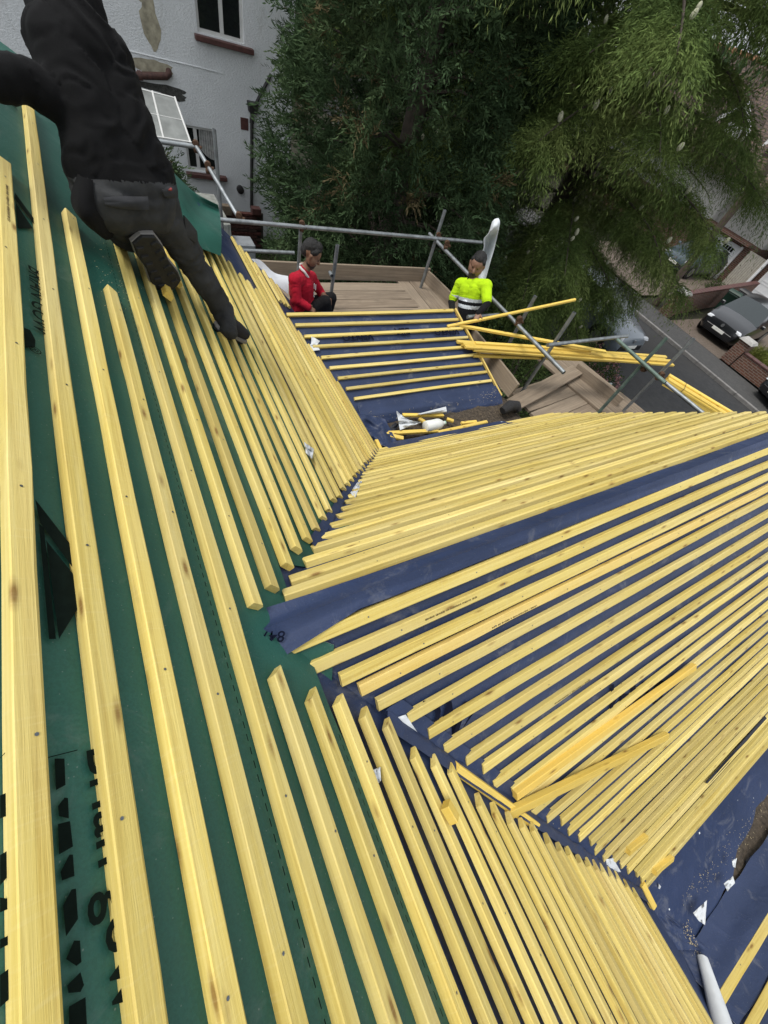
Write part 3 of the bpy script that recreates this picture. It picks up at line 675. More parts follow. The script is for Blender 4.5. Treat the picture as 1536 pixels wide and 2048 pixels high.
# masonry under the roof
M_BRICK = NT('brown_brick')
bt_ = M_BRICK.n('ShaderNodeTexBrick'); bt_.inputs['Color1'].default_value = (.16, .065, .04, 1); bt_.inputs['Color2'].default_value = (.10, .045, .03, 1); bt_.inputs['Mortar'].default_value = (.22, .20, .17, 1)
bt_.inputs['Scale'].default_value = 1.0; bt_.inputs['Brick Width'].default_value = .225; bt_.inputs['Row Height'].default_value = .075; bt_.inputs['Mortar Size'].default_value = .008
cx = M_BRICK.n('ShaderNodeTexCoord'); sx_ = M_BRICK.n('ShaderNodeSeparateXYZ'); M_BRICK.l(cx.outputs['Object'], sx_.inputs[0]); ad_ = M_BRICK.n('ShaderNodeMath', operation='ADD'); M_BRICK.l(sx_.outputs[0], ad_.inputs[0]); M_BRICK.l(sx_.outputs[1], ad_.inputs[1])
cb_ = M_BRICK.n('ShaderNodeCombineXYZ'); M_BRICK.l(ad_.outputs[0], cb_.inputs[0]); M_BRICK.l(sx_.outputs[2], cb_.inputs[1]); M_BRICK.l(cb_.outputs[0], bt_.inputs['Vector'])
M_BRICK = M_BRICK.done(bt_.outputs[0], .9)
GR = -5.9
def wallbox(name, x0, x1, y0, y1, z0, z1, mat, parent): 
    mb = MB(); mb.box(((x0 + x1) / 2, (y0 + y1) / 2, (z0 + z1) / 2), (x1 - x0, y1 - y0, z1 - z0)); return mb.build(name, mat, parent)
wallbox('wall', 1.9, 2.1, -3.0, 4.6, GR, -3.15, M_BRICK, house)
wallbox('wall', 2.1, 4.20, 2.15, 2.35, GR, -3.05, M_BRICK, house)
wallbox('wall', 2.1, 3.75, 4.45, 4.60, GR, -3.1, M_BRICK, house)
def gable(x, pts, nm='gable_wall'):
    V = [(x, y, z) for y, z in pts] + [(x - .2, y, z) for y, z in pts]; n = len(pts)
    mesh(nm, V, [tuple(range(n)), tuple(range(2 * n - 1, n - 1, -1))] + [(i, i + n, (i + 1) % n + n, (i + 1) % n) for i in range(n)], M_BRICK, house)
gable(4.22, [(-1.6, GR), (2.14, GR), (2.14, -2.86), (RY, RZ - .08), (-1.6, -2.9)])
gable(3.38, [(2.36, GR), (4.44, GR), (4.44, -2.80), (R2Y, R2Z - .06), (2.8, -2.90), (2.36, -3.06)])
# ------------------------------------------------------------------ scaffold
M_TUBE = simple('galvanised_tube', (0.26, 0.28, 0.29), 0.5, 0.75, var=0.3, scale=14)
M_TUBEG = simple('weathered_green_tube', (0.12, 0.17, 0.145), 0.6, 0.4, var=0.3, scale=14)
M_RUST = simple('rusty_coupler', (0.10, 0.055, 0.032), 0.75, 0.5, var=0.4, scale=60)
def mat_board():
    t = NT('weathered_scaffold_board'); g = t.noise(t.coord((2, 40, 40), rnd=True), 1, 6, .65, .5)
    c = t.ramp(g, [(.25, (.12, .09, .065)), (.55, (.24, .19, .14)), (.8, (.34, .28, .21))])
    c = t.mix(t.ramp(t.noise(t.coord((3, 3, 3), rnd=True), 2, 5), [(.5, 0.), (.75, .5)]), c, (.15, .12, .09))
    oi = t.n('ShaderNodeObjectInfo'); c = t.mix(t.ramp(oi.outputs['Random'], [(0, 0.), (1, .4)]), c, (.34, .28, .21))
    t.bump(g, .4, .004); return t.done(c, .85, 0, .2)
M_BOARD = mat_board()
scaf = empty('scaffold', (4.2, 4.6, GR), 'tubular steel scaffold with weathered timber boards wrapping the two roof wings', 'scaffold')
def pole(p0, p1, mat=M_TUBE, parent=None, r=0.0245, name='pole'):
    mb = MB(); p0 = Vector(p0); p1 = Vector(p1); L = (p1 - p0).length; n = 14; V = []; F = []
    for x, rr in ((0, r - .004), (0, r), (L, r), (L, r - .004), (L - .05, r - .005)):
        for k in range(n): V.append((x, rr * cos(2 * pi * k / n), rr * sin(2 * pi * k / n)))
    for i in range(4):
        for k in range(n): F.append((i * n + k, i * n + (k + 1) % n, (i + 1) * n + (k + 1) % n, (i + 1) * n + k)[::-1])
    F.append(tuple(range(n))); F.append(tuple(range(5 * n - 1, 4 * n - 1, -1)))
    o = mesh(name, V, F, mat, parent or scaf, frame(p0, p1 - p0, (0.3, 0.2, 1)))
    return smooth_obj(o, 50)
def coupler(p, parent, d=(0, 0, 1)):
    mb = MB(); M = frame(p, d, (.3, .8, .1))
    for x in (-.028, .028): mb.lathe((x, 0, 0), [(.034, -.026), (.036, -.02), (.036, .02), (.034, .026)], 12, 0, Matrix.Rotation(pi / 2 if x < 0 else 0, 3, 'X'))
    mb.box((0, .045, .0), (.03, .03, .05), 0, None, 1, .004); mb.tube([(.0, .06, -.03), (.0, .06, .045)], .007, 6)
    return smooth_obj(mb.build('coupler', M_RUST, parent, M), 40)
RZ2 = -2.2
yb = 5.45; xr = 4.24
tube_back = pole((0.95, yb + .02, RZ2), (at_y(955, 492, yb)[0], yb - .06, RZ2))
for x, y0_, y1_, Y in ((890, 420, 838, yb + .05),): pass
def post_px(xt, yt, Y=None, X=None, zb=GR, mat=M_TUBE, **k):
    p = at_y(xt, yt, Y) if Y is not None else at_x(xt, yt, X)
    return pole((p[0], p[1], zb), p, mat, **k), p
po, p = post_px(890, 420, Y=yb + .05); coupler((p[0], yb + .02, RZ2), po)
po, p = post_px(602, 452, Y=yb + .05); coupler((p[0], yb + .02, RZ2), po)
po, p = post_px(675, 490, Y=4.98)
pole(at_y(660, 545, 5.0), at_y(664, 552, 4.9), M_TUBE)
# right-hand rails along Y
tr = pole((xr, 5.62, RZ2 - .03), (xr, 2.30, RZ2 - .03)); 
coupler(at_x(893, 490, xr), tr)
po, p = post_px(1071, 592, X=5.05 * .93); coupler(at_x(1037, 642, xr), po)
po, p = post_px(1149, 625, X=4.70)
tr2 = pole(at_x(1234, 679, 5.78), at_x(1330, 766, 5.78), M_TUBEG); tr3 = pole(at_x(1285, 728, 5.84), at_x(1420, 838, 5.84))
pole(at_y(1095, 690, 2.83), at_y(1255, 672, 2.83))
pole(at_y(935, 634, 3.6), at_y(997, 630, 3.6))
po, p = post_px(1333, 676, X=5.86, mat=M_TUBEG); coupler(at_x(1291, 735, 5.84), po)
po, p = post_px(1388, 677, X=6.35); coupler(at_x(1320, 752, 6.05), po)
pole(at_z(1205, 770, -3.2), at_z(1222, 768, -3.2)); pole(at_z(1205, 843 - 75, -3.25), at_z(1180, 775, -3.25))
# lower left part, in front of the neighbour's wall
pole(at_y(318, 283, 6.6), at_y(396, 294, 6.6)); sl = pole(at_y(392, 292, 6.6), at_y(480, 440, 5.55)); coupler(at_y(392, 293, 6.6), sl); coupler(at_y(416, 335, 6.3), sl); coupler(at_y(478, 436, 5.55), sl)
post_px(428, 258, Y=6.9)
pole((0.2, 5.9, -2.72), (2.2, 5.9, -2.72))
# boards
def board(p0, p1, up, w=.225, h=.038, name='scaffold_board', parent=None, label=None):
    rg = random.Random(hash((round(float(p0[0]), 2), round(float(p1[1]), 2))) % 999); p0 = Vector(p0); p1 = Vector(p1); L = (p1 - p0).length; n = 8; V = []; F = []
    for i in range(n + 1):
        x = L * i / n; e = .006 if i in (0, n) else 0; z0 = .004 * sin(i * .9 + L); ww = w / 2 + rg.uniform(-.002, .002) - e
        for (y, z) in ((-ww, .004), (-ww + .004, 0), (ww - .004, 0), (ww, .004), (ww, h - .004), (ww - .005, h), (-ww + .005, h), (-ww, h - .004)): V.append((x, y, z + z0))
    for i in range(n):
        for k in range(8): F.append((i * 8 + k, (i + 1) * 8 + k, (i + 1) * 8 + (k + 1) % 8, i * 8 + (k + 1) % 8)[::-1])
    F.append(tuple(range(8))[::-1]); F.append(tuple(n * 8 + k for k in range(8)))
    o = mesh(name, V, F, M_BOARD, parent or scaf, frame(p0, p1 - p0, up))
    bm = bmesh.new(); bm.from_mesh(o.data); bmesh.ops.recalc_face_normals(bm, faces=bm.faces); bm.to_mesh(o.data); bm.free()
    return o
ZP = -3.03
for i in range(6): board((1.5 + jit(.05), 4.36 + .235 * i, ZP + jit(.004)), (3.96 + jit(.04) if i < 5 else 4.0, 4.36 + .235 * i + jit(.01), ZP), (0, 0, 1))
for i in range(3): board((4.06 + .232 * i - .02, 4.42, ZP + .002 + jit(.003)), (4.06 + .232 * i, 5.75, ZP + jit(.003)), (0, 0, 1))
board((1.2, 5.79, ZP + .14), (4.55, 5.74, ZP + .14), (0, -1, .05), w=.225)                    # toe board at the back
board((4.52, 5.68, ZP + .12), (4.60, 4.55, ZP + .12), (-1, 0, .05), w=.225)
# lower boards past the gable of the second wing and in front of the first wing
tb = board(at_x(925, 650, 4.05), at_x(1030, 782, 4.05), (-1, 0, .12), w=.235); tag(tb, 'toe board beside the second wing')
ZL = -3.18
for i in range(4): board(at_z(1030 + 2 * i, 800 - 0, ZL) + np.array([0, .05 - .235 * i, jit(.003)]), at_z(1180, 790, ZL) + np.array([.25, .05 - .235 * i + .42, jit(.003)]), (0, 0, 1))
for i in range(4): board(at_z(1092, 738, ZL) + np.array([.23 * i, .25, .042]), at_z(1092, 738, ZL) + np.array([.23 * i + .35, -1.5, .042]), (0, 0, 1))
board(at_z(1150, 738, ZL + .12), at_z(1238, 808, ZL + .12), (-1, -.3, .1), w=.235)
pk = board(at_z(1018, 815, ZL + .10), at_z(1152, 742, ZL + .13), (0, 0, 1), name='loose_plank', w=.235)
pk.parent = None; pk.matrix_parent_inverse = Matrix.Identity(4); tag(pk, 'weathered plank lying diagonally across the lower scaffold boards', 'plank')
# battens held over the scaffold and the stacked bundles
i_ = 0
for (x0, y0, x1, y1, z0, z1, l) in ((945, 655, 1330, 722, -2.42, -2.30, 'topmost slanting batten of the overhanging yellow stack'),):
    loose(at_z(918, 652, -2.40), at_z(1210, 705, -2.36), (0, 0, 1), 'single yellow batten slanting above the overhanging stack from roof verge', w=.05)
p0 = at_z(942, 690, -2.52); p1 = at_z(1330, 722, -2.45)
names = ['upper back', 'upper middle', 'upper front', 'lower back', 'lower middle', 'lower front']
for r_ in range(2):
    for c_ in range(3):
        off = np.array([.02 * jit(1), -.052 * c_ + (.03 if r_ else 0), .028 * r_])
        loose(p0 + off + np.array([jit(.15) - .1, 0, 0]), p1 + off + np.array([jit(.06), jit(.02), 0]), (0, 0, 1), names[(1 - r_) * 3 + c_] + ' batten of the yellow stack overhanging the scaffold rail', 'stack of battens overhanging the rail', w=.05)
loose(at_z(950, 688, -2.47), at_z(1180, 702, -2.42), (0, 0, 1), 'short batten riding on top of the overhanging yellow stack', w=.045)
loose(at_z(945, 712, -2.60), at_z(1332, 726, -2.50), (0, 0, 1), 'lowest batten hanging apart below the overhanging yellow stack', w=.05)
# banded bundle beyond the first gable
q0 = at_z(1330, 762, -2.42); q1 = at_z(1475, 850, -2.42); nn = 0
side = np.cross(q1 - q0, [0, 0, 1]); side /= np.linalg.norm(side)
for r_ in range(4):
    for c_ in range(4):
        if r_ == 3 and c_ in (1, 2): continue
        nn += 1; off = side * (.052 * (c_ - 1.5)) + np.array([0, 0, .027 * (r_ - 1)])
        o = loose(q0 + off + (q1 - q0) * jit(.01), q1 + off, (0, 0, 1), 'yellow batten in the strapped bundle beyond the first wing gable', 'strapped bundle of battens', w=.05)
mb = MB(); c = q0 + (q1 - q0) * .22; up_ = np.array([0, 0, 1.])
mb.tube([c + side * s_ + up_ * z_ for s_, z_ in ((-.112, -.032), (.112, -.032), (.112, .056), (.112, .086), (-.112, .086), (-.112, -.032))], .0035, 6)
tag(mb.build('strap', simple('black_strap', (.02, .02, .02), .5)), 'black strap round the yellow batten bundle', 'strap')
# white membrane hung over a post behind the second wing
fl = sheet_pts('hanging_membrane', [[at_r(997, 436, 6.2), at_r(992, 437, 6.2), at_r(988, 439, 6.2), at_r(984, 444, 6.2)], [at_r(1000, 446, 6.2), at_r(994, 452, 6.12), at_r(984, 460, 6.12), at_r(977, 466, 6.2)], [at_r(994, 472, 6.2), at_r(988, 474, 6.3), at_r(978, 478, 6.42), at_r(968, 478, 6.2)], [at_r(988, 498, 6.2), at_r(980, 500, 6.34), at_r(972, 502, 6.45), at_r(968, 496, 6.22)], [at_r(980, 525, 6.2), at_r(974, 526, 6.34), at_r(966, 520, 6.4), at_r(960, 512, 6.22)], [at_r(970, 562, 6.2), at_r(966, 562, 6.3), at_r(958, 558, 6.3), at_r(954, 552, 6.2)]], [M_WHITE, M_WHITE])
tag(fl, 'white membrane offcut hung upright behind the man in the yellow shirt', 'membrane')
# ------------------------------------------------------------------ ground, road, pavement
def mat_ground(name, a, b, sc, bump=.4, big=None):
    t = NT(name); v = t.coord(); c = t.ramp(t.noise(v, sc, 7, .65), [(.3, a), (.7, b)])
    if big: c = t.mix(t.ramp(t.noise(v, .35, 4), [(.45, 0.), (.65, .8)]), c, big)
    t.bump(t.noise(v, sc * 6, 4), bump, .02); return t.done(c, .92, 0, .25)
M_ASPH = mat_ground('asphalt', (.038, .039, .041), (.058, .058, .058), 6, .3, (.046, .044, .042))
M_PAVE = mat_ground('worn_pavement', (.06, .06, .06), (.085, .083, .08), 8)
M_DRIVE = mat_ground('pinkish_drive', (.105, .082, .066), (.16, .13, .105), 9, .3)
M_SOIL = mat_ground('garden_soil', (.018, .02, .012), (.035, .032, .02), 5, .6)
M_LAWN = mat_ground('lawn', (.05, .07, .018), (.11, .12, .035), 14, .8)
M_KERB = simple('kerb_stone', (.20, .19, .18), .85, var=.2, scale=6, bump=.2)
def flat(name, x0, x1, y0, y1, z, mat, kind='structure', n=1):
    V = [(x0, y0, z), (x1, y0, z), (x1, y1, z), (x0, y1, z)]; return tag(mesh(name, V, [(0, 1, 2, 3)], mat), kind=kind)
flat('ground', -250, 250, -250, 250, GR - .02, M_SOIL)
flat('road', 12.3, 18.5, -60, 70, GR, M_ASPH)
mb = MB(); mb.box((19.35, 5, GR + .05), (1.6, 130, .1)); tag(mb.build('pavement', M_PAVE), kind='structure')
flat('drive', 20.15, 31, 5.6, 8.25, GR + .105, M_DRIVE); flat('drive', 20.4, 31, 10.2, 15.5, GR + .095, M_DRIVE)
flat('front_lawn', 20.5, 29.9, -6, 5.35, GR + .10, M_LAWN)
kerb = empty('kerb', (18.5, 6, GR)); kerb['kind'] = 'structure'
for i in range(22):
    mb = MB(); mb.box((18.52, -4 + .915 * i, GR + .05), (.13, .905, .14), 0, None, 1, .012); mb.build('kerb_stone', M_KERB, kerb)
# ------------------------------------------------------------------ white neighbour house
def mat_render():
    t = NT('white_painted_render'); v = t.coord()
    c = t.ramp(t.noise(v, 1.2, 6), [(.3, (.68, .70, .71)), (.7, (.78, .80, .81))])
    st = t.noise(t.coord((1.6, 1.6, .45)), 1.7, 7, .7, .6)
    c = t.mix(t.ramp(st, [(.60, 0.), (.78, .55)]), c, (.36, .35, .30))
    t.bump(t.noise(t.coord((1, 1, 1.5)), 22, 5, .7), .8, .03); return t.done(c, .9, 0, .2)
M_REND = mat_render(); M_STAIN = simple('bare_tan_patch', (.34, .31, .23), .95, var=.35, scale=9, bump=.4)
M_UPVC = simple('white_window_frame', (.62, .62, .60), .5, var=.06); M_TILE = simple('dark_red_sill_tile', (.085, .035, .03), .6, var=.3, scale=12)
M_IRON = simple('dark_iron_pipe', (.022, .020, .020), .55, var=.4, scale=20); M_RPIPE = simple('rusty_brown_pipe', (.075, .035, .028), .7, var=.4, scale=18, bump=.3)
def glass(name, col=(.012, .014, .015), rough=.06): 
    t = NT(name); return t.done(col, rough, 0, .8)
M_GLASS = glass('dark_window_glass'); M_CURT = simple('grey_net_curtain', (.30, .30, .29), .9, var=.25, scale=14)
nb = empty('neighbour_house', (1.5, 16, GR), 'white rendered neighbouring house with dark windows and rusty pipes', 'house')
YW = 13.5
def wall_holes(name, x0, x1, z0, z1, holes, Y, th, mat, parent):
    """a wall facing -Y with rectangular openings (x0, x1, z0, z1)"""
    xs = sorted({x0, x1, *[h for q in holes for h in q[:2]]}); zs = sorted({z0, z1, *[h for q in holes for h in q[2:]]}); mb = MB()
    def solid(i, j):
        if i < 0 or j < 0 or i >= len(xs) - 1 or j >= len(zs) - 1: return False
        cx_, cz_ = (xs[i] + xs[i + 1]) / 2, (zs[j] + zs[j + 1]) / 2
        return not any(h[0] < cx_ < h[1] and h[2] < cz_ < h[3] for h in holes)
    for i in range(len(xs) - 1):
        for j in range(len(zs) - 1):
            if not solid(i, j): continue
            a, b, c_, d_ = xs[i], xs[i + 1], zs[j], zs[j + 1]
            mb.add([(a, Y, c_), (b, Y, c_), (b, Y, d_), (a, Y, d_)], [(0, 1, 2, 3)])
            for (di, dj, P) in ((-1, 0, [(a, c_), (a, d_)]), (1, 0, [(b, d_), (b, c_)]), (0, -1, [(b, c_), (a, c_)]), (0, 1, [(a, d_), (b, d_)])):
                if not solid(i + di, j + dj): mb.add([(P[0][0], Y, P[0][1]), (P[1][0], Y, P[1][1]), (P[1][0], Y + th, P[1][1]), (P[0][0], Y + th, P[0][1])], [(0, 1, 2, 3)])
    return mb.build(name, mat, parent)
holes = [(2.64, 3.62, -1.93, -.55), (2.10, 2.84, -4.36, -3.48), (1.05, 2.0, -.55 + .9, 1.2)]
wall_holes('wall', -6, 4.78, GR, 3.2, holes, YW, .3, M_REND, nb)
wallbox('wall', 4.58, 4.78, YW + .3, 22, GR, 3.2, M_REND, nb)
def window(x0, x1, z0, z1, mull, curtain=False):
    w = MB(); t = .055; Y = YW + .09
    for (a, b, c_, d_) in ((x0, x1, z0, z0 + t), (x0, x1, z1 - t, z1), (x0, x0 + t, z0 + t, z1 - t), (x1 - t, x1, z0 + t, z1 - t)): w.box(((a + b) / 2, Y, (c_ + d_) / 2), (b - a, .07, d_ - c_))
    for m in mull: w.box((m, Y, (z0 + z1) / 2), (.075, .075, z1 - z0 - 2 * t))
    o = w.build('window', M_UPVC, nb)
    xs = [x0 + t] + list(mull) + [x1 - t]
    for a, b in zip(xs, xs[1:]):
        p = MB(); p.box(((a + b) / 2, Y + .01, (z0 + z1) / 2), (b - a - .01, .01, z1 - z0 - 2 * t)); p.build('pane', M_GLASS, o)
    if curtain:
        V = []; F = []
        for i in range(13):
            x = x0 + .36 + (x1 - x0 - .42) * i / 12; V += [(x, Y + .004 - .012 * (i % 2), z1 - .06), (x - .0 - .02 * (12 - i) / 12, Y + .004 - .012 * (i % 2), z0 + .25 + .2 * (1 - i / 12) ** 2)]
        F = [(2 * i, 2 * i + 1, 2 * i + 3, 2 * i + 2) for i in range(12)]; mesh('curtain', V, F, M_CURT, o)
    s = MB(); s.box(((x0 + x1) / 2 + .05, YW - .02, z0 - .07), (x1 - x0 + .26, .24, .09), 0, None, 1, .01); s.build('sill', M_TILE, o)
window(2.64, 3.62, -1.93, -.55, (3.16,)); window(2.10, 2.84, -4.36, -3.48, (2.36,), True); window(1.05, 2.0, .35, 1.2, (1.5,))
tp = MB(); tp.box((2.55, YW - .03, -.30), (.0001, .0001, .0001))
# raised joint line, stains and bare patches, pipes
mb = MB(); mb.tube([(1.0, YW - .004, -2.46), (1.8, YW - .006, -2.463), (2.6, YW - .004, -2.46), (3.1, YW - .006, -2.47)], .012, 6); mb.build('render_joint', M_REND, nb)
def blotch(cx_, cz_, rx, rz, mat, seed, name='bare_patch', Y=YW - .003, n=22):
    P = [(cx_ + rx * cos(2 * pi * k / n) * (1 + .45 * wob(cos(2 * pi * k / n), sin(2 * pi * k / n), 1.9, seed)), Y, cz_ + rz * sin(2 * pi * k / n) * (1 + .45 * wob(cos(2 * pi * k / n), sin(2 * pi * k / n), 1.9, seed + 5))) for k in range(n)]
    return mesh(name, P, [tuple(range(n))], mat, nb)
blotch(1.62, -2.62, .42, .12, M_STAIN, 2); blotch(1.72, -1.95, .16, .40, M_STAIN, 4, Y=YW - .0035); blotch(1.60, -1.55, .10, .18, M_STAIN, 7)
M_MOSS = simple('black_mould_stain', (.06, .06, .055), .95, var=.5, scale=25); blotch(1.75, -2.93, .55, .07, M_MOSS, 8, 'mould_patch', YW - .004); blotch(1.95, -3.02, .3, .08, M_MOSS, 9, 'mould_patch', YW - .0045)
mb = MB(); mb.tube([(.6, YW - .10, -2.86), (1.1, YW - .10, -2.81), (1.86, YW - .10, -2.70), (1.93, YW - .06, -2.66), (1.95, YW + .05, -2.62)], .062, 12); mb.tube([(1.30, YW - .1, -2.78), (1.37, YW - .1, -2.77)], .078, 12); smooth_obj(mb.build('soil_pipe', M_RPIPE, nb), 50)
mb = MB(); mb.tube([(3.74, YW - .06, -3.0), (3.66, YW - .06, -5.05)], .042, 10); mb.tube([(3.735, YW - .06, -3.12), (3.73, YW - .06, -3.22)], .055, 10); smooth_obj(mb.build('downpipe', M_IRON, nb), 50)
mb = MB(); mb.box((3.76, YW - .07, -2.92), (.20, .15, .20), 0, None, 1.25, .015); mb.build('rainwater_hopper', M_IRON, nb)
mb = MB(); mb.tube([(3.82, YW - .05, -2.88), (4.22, YW - .05, -2.28)], .035, 8); smooth_obj(mb.build('branch_pipe', M_IRON, nb))
mb = MB(); mb.box((3.56, YW - .003, -3.27), (.19, .02, .23), 0, None, 1, .004); mb.build('air_brick', M_TILE, nb)
mb = MB(); mb.lathe((3.37, YW - .04, -4.64), [(.07, -.05), (.095, -.03), (.095, .03), (.06, .05)], 14, 0, Matrix.Rotation(pi / 2, 3, 'X')); smooth_obj(mb.build('wall_vent', M_IRON, nb), 50)
# brick lean-to wall, grey hatch and leaning glazed frame near the wall
lt = empty('brick_outhouse', (3.1, 12.6, GR), 'low dark brick outhouse wall at the foot of the white house', 'outhouse')
for k in range(12):
    mb = MB(); n_ = 6
    for j in range(n_): mb.box((2.3 + .245 * j + (.12 if k % 2 else 0), 12.9, GR + .04 + .078 * k), (.232, .11, .066), 0, None, 1, .006)
    tag(mb.build('brick_course', simple('old_brick_%d' % k, (.06 + .02 * (k % 3), .035, .028), .9, var=.4, scale=9), lt), kind='stuff')
mb = MB(); mb.box((3.0, 12.97, GR + .45), (1.7, .05, .94)); mb.build('mortar_core', simple('old_mortar', (.07, .06, .05), .95), lt)
mb = MB(); mb.box((2.75, 12.86, -4.92), (.42, .16, .22), 0, None, 1, .01); mb.build('stone_block', simple('tan_block', (.22, .17, .12), .9, var=.3), lt)
mb = MB(); mb.box((3.62, 12.85, -4.88), (.25, .2, .16), 0, None, 1, .01); mb.build('cap_brick', M_TILE, lt)
gh = empty('grey_hatch', (2.9, 9.5, GR), 'pale grey metal cabinet lid below the scaffold rail beside the conifer', 'cabinet'); c = at_y(478, 500, 9.5)
mb = MB(); mb.box((c[0], 9.5, c[2] - .9), (.62, .4, 2.2), 0, None, 1, .02); mb.build('cabinet_body', simple('pale_grey_metal', (.30, .32, .34), .5, .3), gh); mb = MB(); mb.box((c[0] + .1, 9.27, c[2] + .12), (.18, .03, .03), 0, None, 1, .006); mb.build('handle', M_TUBE, gh)
gf = empty('glazed_frame', at_y(330, 280, 9.0) - np.array([0, 0, 1.2]), 'old white-barred glazed frame leaning above the scaffold tube before the white house', 'glazed frame')
P = {k: at_y(x, y, Y) for k, (x, y, Y) in dict(tl=(258, 172, 9.6), tr=(350, 196, 9.6), bl=(270, 266, 9.0), br=(381, 284, 9.0)).items()}
M_OLDGL = simple('dusty_glass', (.19, .20, .19), .3, var=.3, scale=5)
def lerp2(a, b): return (P['tl'] * (1 - a) + P['tr'] * a) * (1 - b) + (P['bl'] * (1 - a) + P['br'] * a) * b
for a0, a1 in ((0, .5), (.5, 1)):
    for b0, b1 in ((0, .5), (.5, 1)):
        g0 = .012; V = [lerp2(a0 + g0, b0 + g0), lerp2(a1 - g0, b0 + g0), lerp2(a1 - g0, b1 - g0), lerp2(a0 + g0, b1 - g0)]; V2 = [v + np.array([0, .012, .006]) for v in V]
        mesh('pane', V + V2, [(0, 3, 2, 1), (4, 5, 6, 7), (0, 1, 5, 4), (1, 2, 6, 5), (2, 3, 7, 6), (3, 0, 4, 7)], M_OLDGL, gf)
for a_ in (0, .5, 1): mb = MB(); mb.tube([lerp2(a_, -.02), lerp2(a_, 1.02)], .015 if a_ else .017, 6); mb.build('glazing_bar', M_UPVC, gf)
for b_ in (0, .5, 1): mb = MB(); mb.tube([lerp2(-.02, b_), lerp2(1.02, b_)], .012 if b_ != .5 else .006, 6); mb.build('cross_bar', M_UPVC, gf)
mb = MB(); mb.box((1.0, 10.2, -4.9), (2.3, 1.4, 2.0)); o = mb.build('lean_to_base', simple('grey_boarding', (.22, .23, .21), .8, var=.3), gf)
mb = MB(); [mb.box((.1 + .16 * k, 9.49, -4.75), (.14, .02, 1.7), 0, None, 1, .004) for k in range(13)]; tag(mb.build('wall_boards', simple('pale_weathered_boards', (.27, .28, .26), .85, var=.3, scale=5), gf), kind='stuff')
# ------------------------------------------------------------------ houses across the road
M_RTILE = NT('brown_plain_tiles'); q = M_RTILE.n('ShaderNodeTexBrick'); q.inputs['Color1'].default_value = (.112, .072, .054, 1); q.inputs['Color2'].default_value = (.088, .058, .045, 1); q.inputs['Mortar'].default_value = (.045, .032, .026, 1)
q.inputs['Scale'].default_value = 1; q.inputs['Brick Width'].default_value = .28; q.inputs['Row Height'].default_value = .17; q.inputs['Mortar Size'].default_value = .028
cx = M_RTILE.n('ShaderNodeTexCoord'); sp = M_RTILE.n('ShaderNodeSeparateXYZ'); cb = M_RTILE.n('ShaderNodeCombineXYZ'); M_RTILE.l(cx.outputs['Object'], sp.inputs[0]); M_RTILE.l(sp.outputs[1], cb.inputs[0])
mm = M_RTILE.n('ShaderNodeMath', operation='MULTIPLY'); mm.inputs[1].default_value = 1.35; M_RTILE.l(sp.outputs[2], mm.inputs[0]); M_RTILE.l(mm.outputs[0], cb.inputs[1]); M_RTILE.l(cb.outputs[0], q.inputs['Vector']); M_RTILE.bump(q.outputs[1], .8, .03)
M_RTILE = M_RTILE.done(q.outputs[0], .85); M_RIDGE = simple('orange_ridge_tile', (.30, .15, .08), .85, var=.3); M_WDOOR = simple('white_garage_door', (.66, .67, .68), .5, var=.05)
M_CREAM = simple('cream_render', (.56, .55, .52), .9, var=.1, scale=2); M_FASC = simple('white_fascia', (.72, .72, .72), .5, var=.04)
def garage_door(hse, x, y0, y1, z0, z1, panes):
    d = MB(); d.box((x - .03, (y0 + y1) / 2, (z0 + z1) / 2), (.06, y1 - y0, z1 - z0)); o = d.build('garage_door', M_WDOOR, hse)
    for a, b in ((y0 - .12, y0), (y1, y1 + .12)): m = MB(); m.box((x - .05, (a + b) / 2, (z0 + z1) / 2), (.1, b - a - .002, z1 - z0 + .1)); m.build('frame', M_FASC, o)
    m = MB(); m.box((x - .065, (y0 + y1) / 2, (z0 + z1) / 2 + .28), (.02, y1 - y0 - .1, .05)); m.build('rail', M_FASC, o); m = MB(); m.box((x - .066, (y0 + y1) / 2, (z0 + z1) / 2), (.02, .05, z1 - z0 - .1)); m.build('mullion', M_FASC, o)
    if panes:
        for c0 in (y0 + .22, (y0 + y1) / 2 + .14):
            for i in range(4):
                for j in range(2): m = MB(); m.box((x - .072, c0 + .09 + .175 * i, z1 - .28 - .24 * j), (.012, .135, .19)); m.build('pane', M_GLASS, o)
    else:
        for i in range(4): m = MB(); m.box((x - .066, (y0 + y1) / 2, z0 + .3 + i * (z1 - z0 - .3) / 4), (.015, y1 - y0 - .12, .03)); m.build('panel_rib', M_FASC, o)
    return o
def roof_slab(hse, x0, z0, x1, z1, y0, y1, name='roof'):
    V = [(x0, y0, z0), (x0, y1, z0), (x1, y1, z1), (x1, y0, z1)]; V += [(a, b, c_ - .15) for a, b, c_ in V]
    o = mesh(name, V, [(0, 3, 2, 1), (4, 5, 6, 7), (0, 1, 5, 4), (1, 2, 6, 5), (2, 3, 7, 6), (3, 0, 4, 7)], M_RTILE, hse)
    if o.data.polygons[0].normal.z < 0: o.data.flip_normals()
    return o
opp = empty('opposite_house', (32, 18, GR), 'brown tiled house across the road with white gabled dormers and a panelled white garage', 'house')
wallbox('brick_base', 30, 38, 11.3, 28, GR, -3.95, M_BRICK, opp); wallbox('upper_wall', 29.98, 38, 14.5, 28, -3.94, -1.5, M_CREAM, opp); wallbox('upper_wall', 30.6, 38, 11.3, 14.48, -3.94, -1.3, M_CREAM, opp)
rf = roof_slab(opp, 28.5, -1.93, 34.2, 1.75, 10.6, 28.5); roof_slab(opp, 39, -1.35, 34.25, 1.75, 10.6, 28.5)
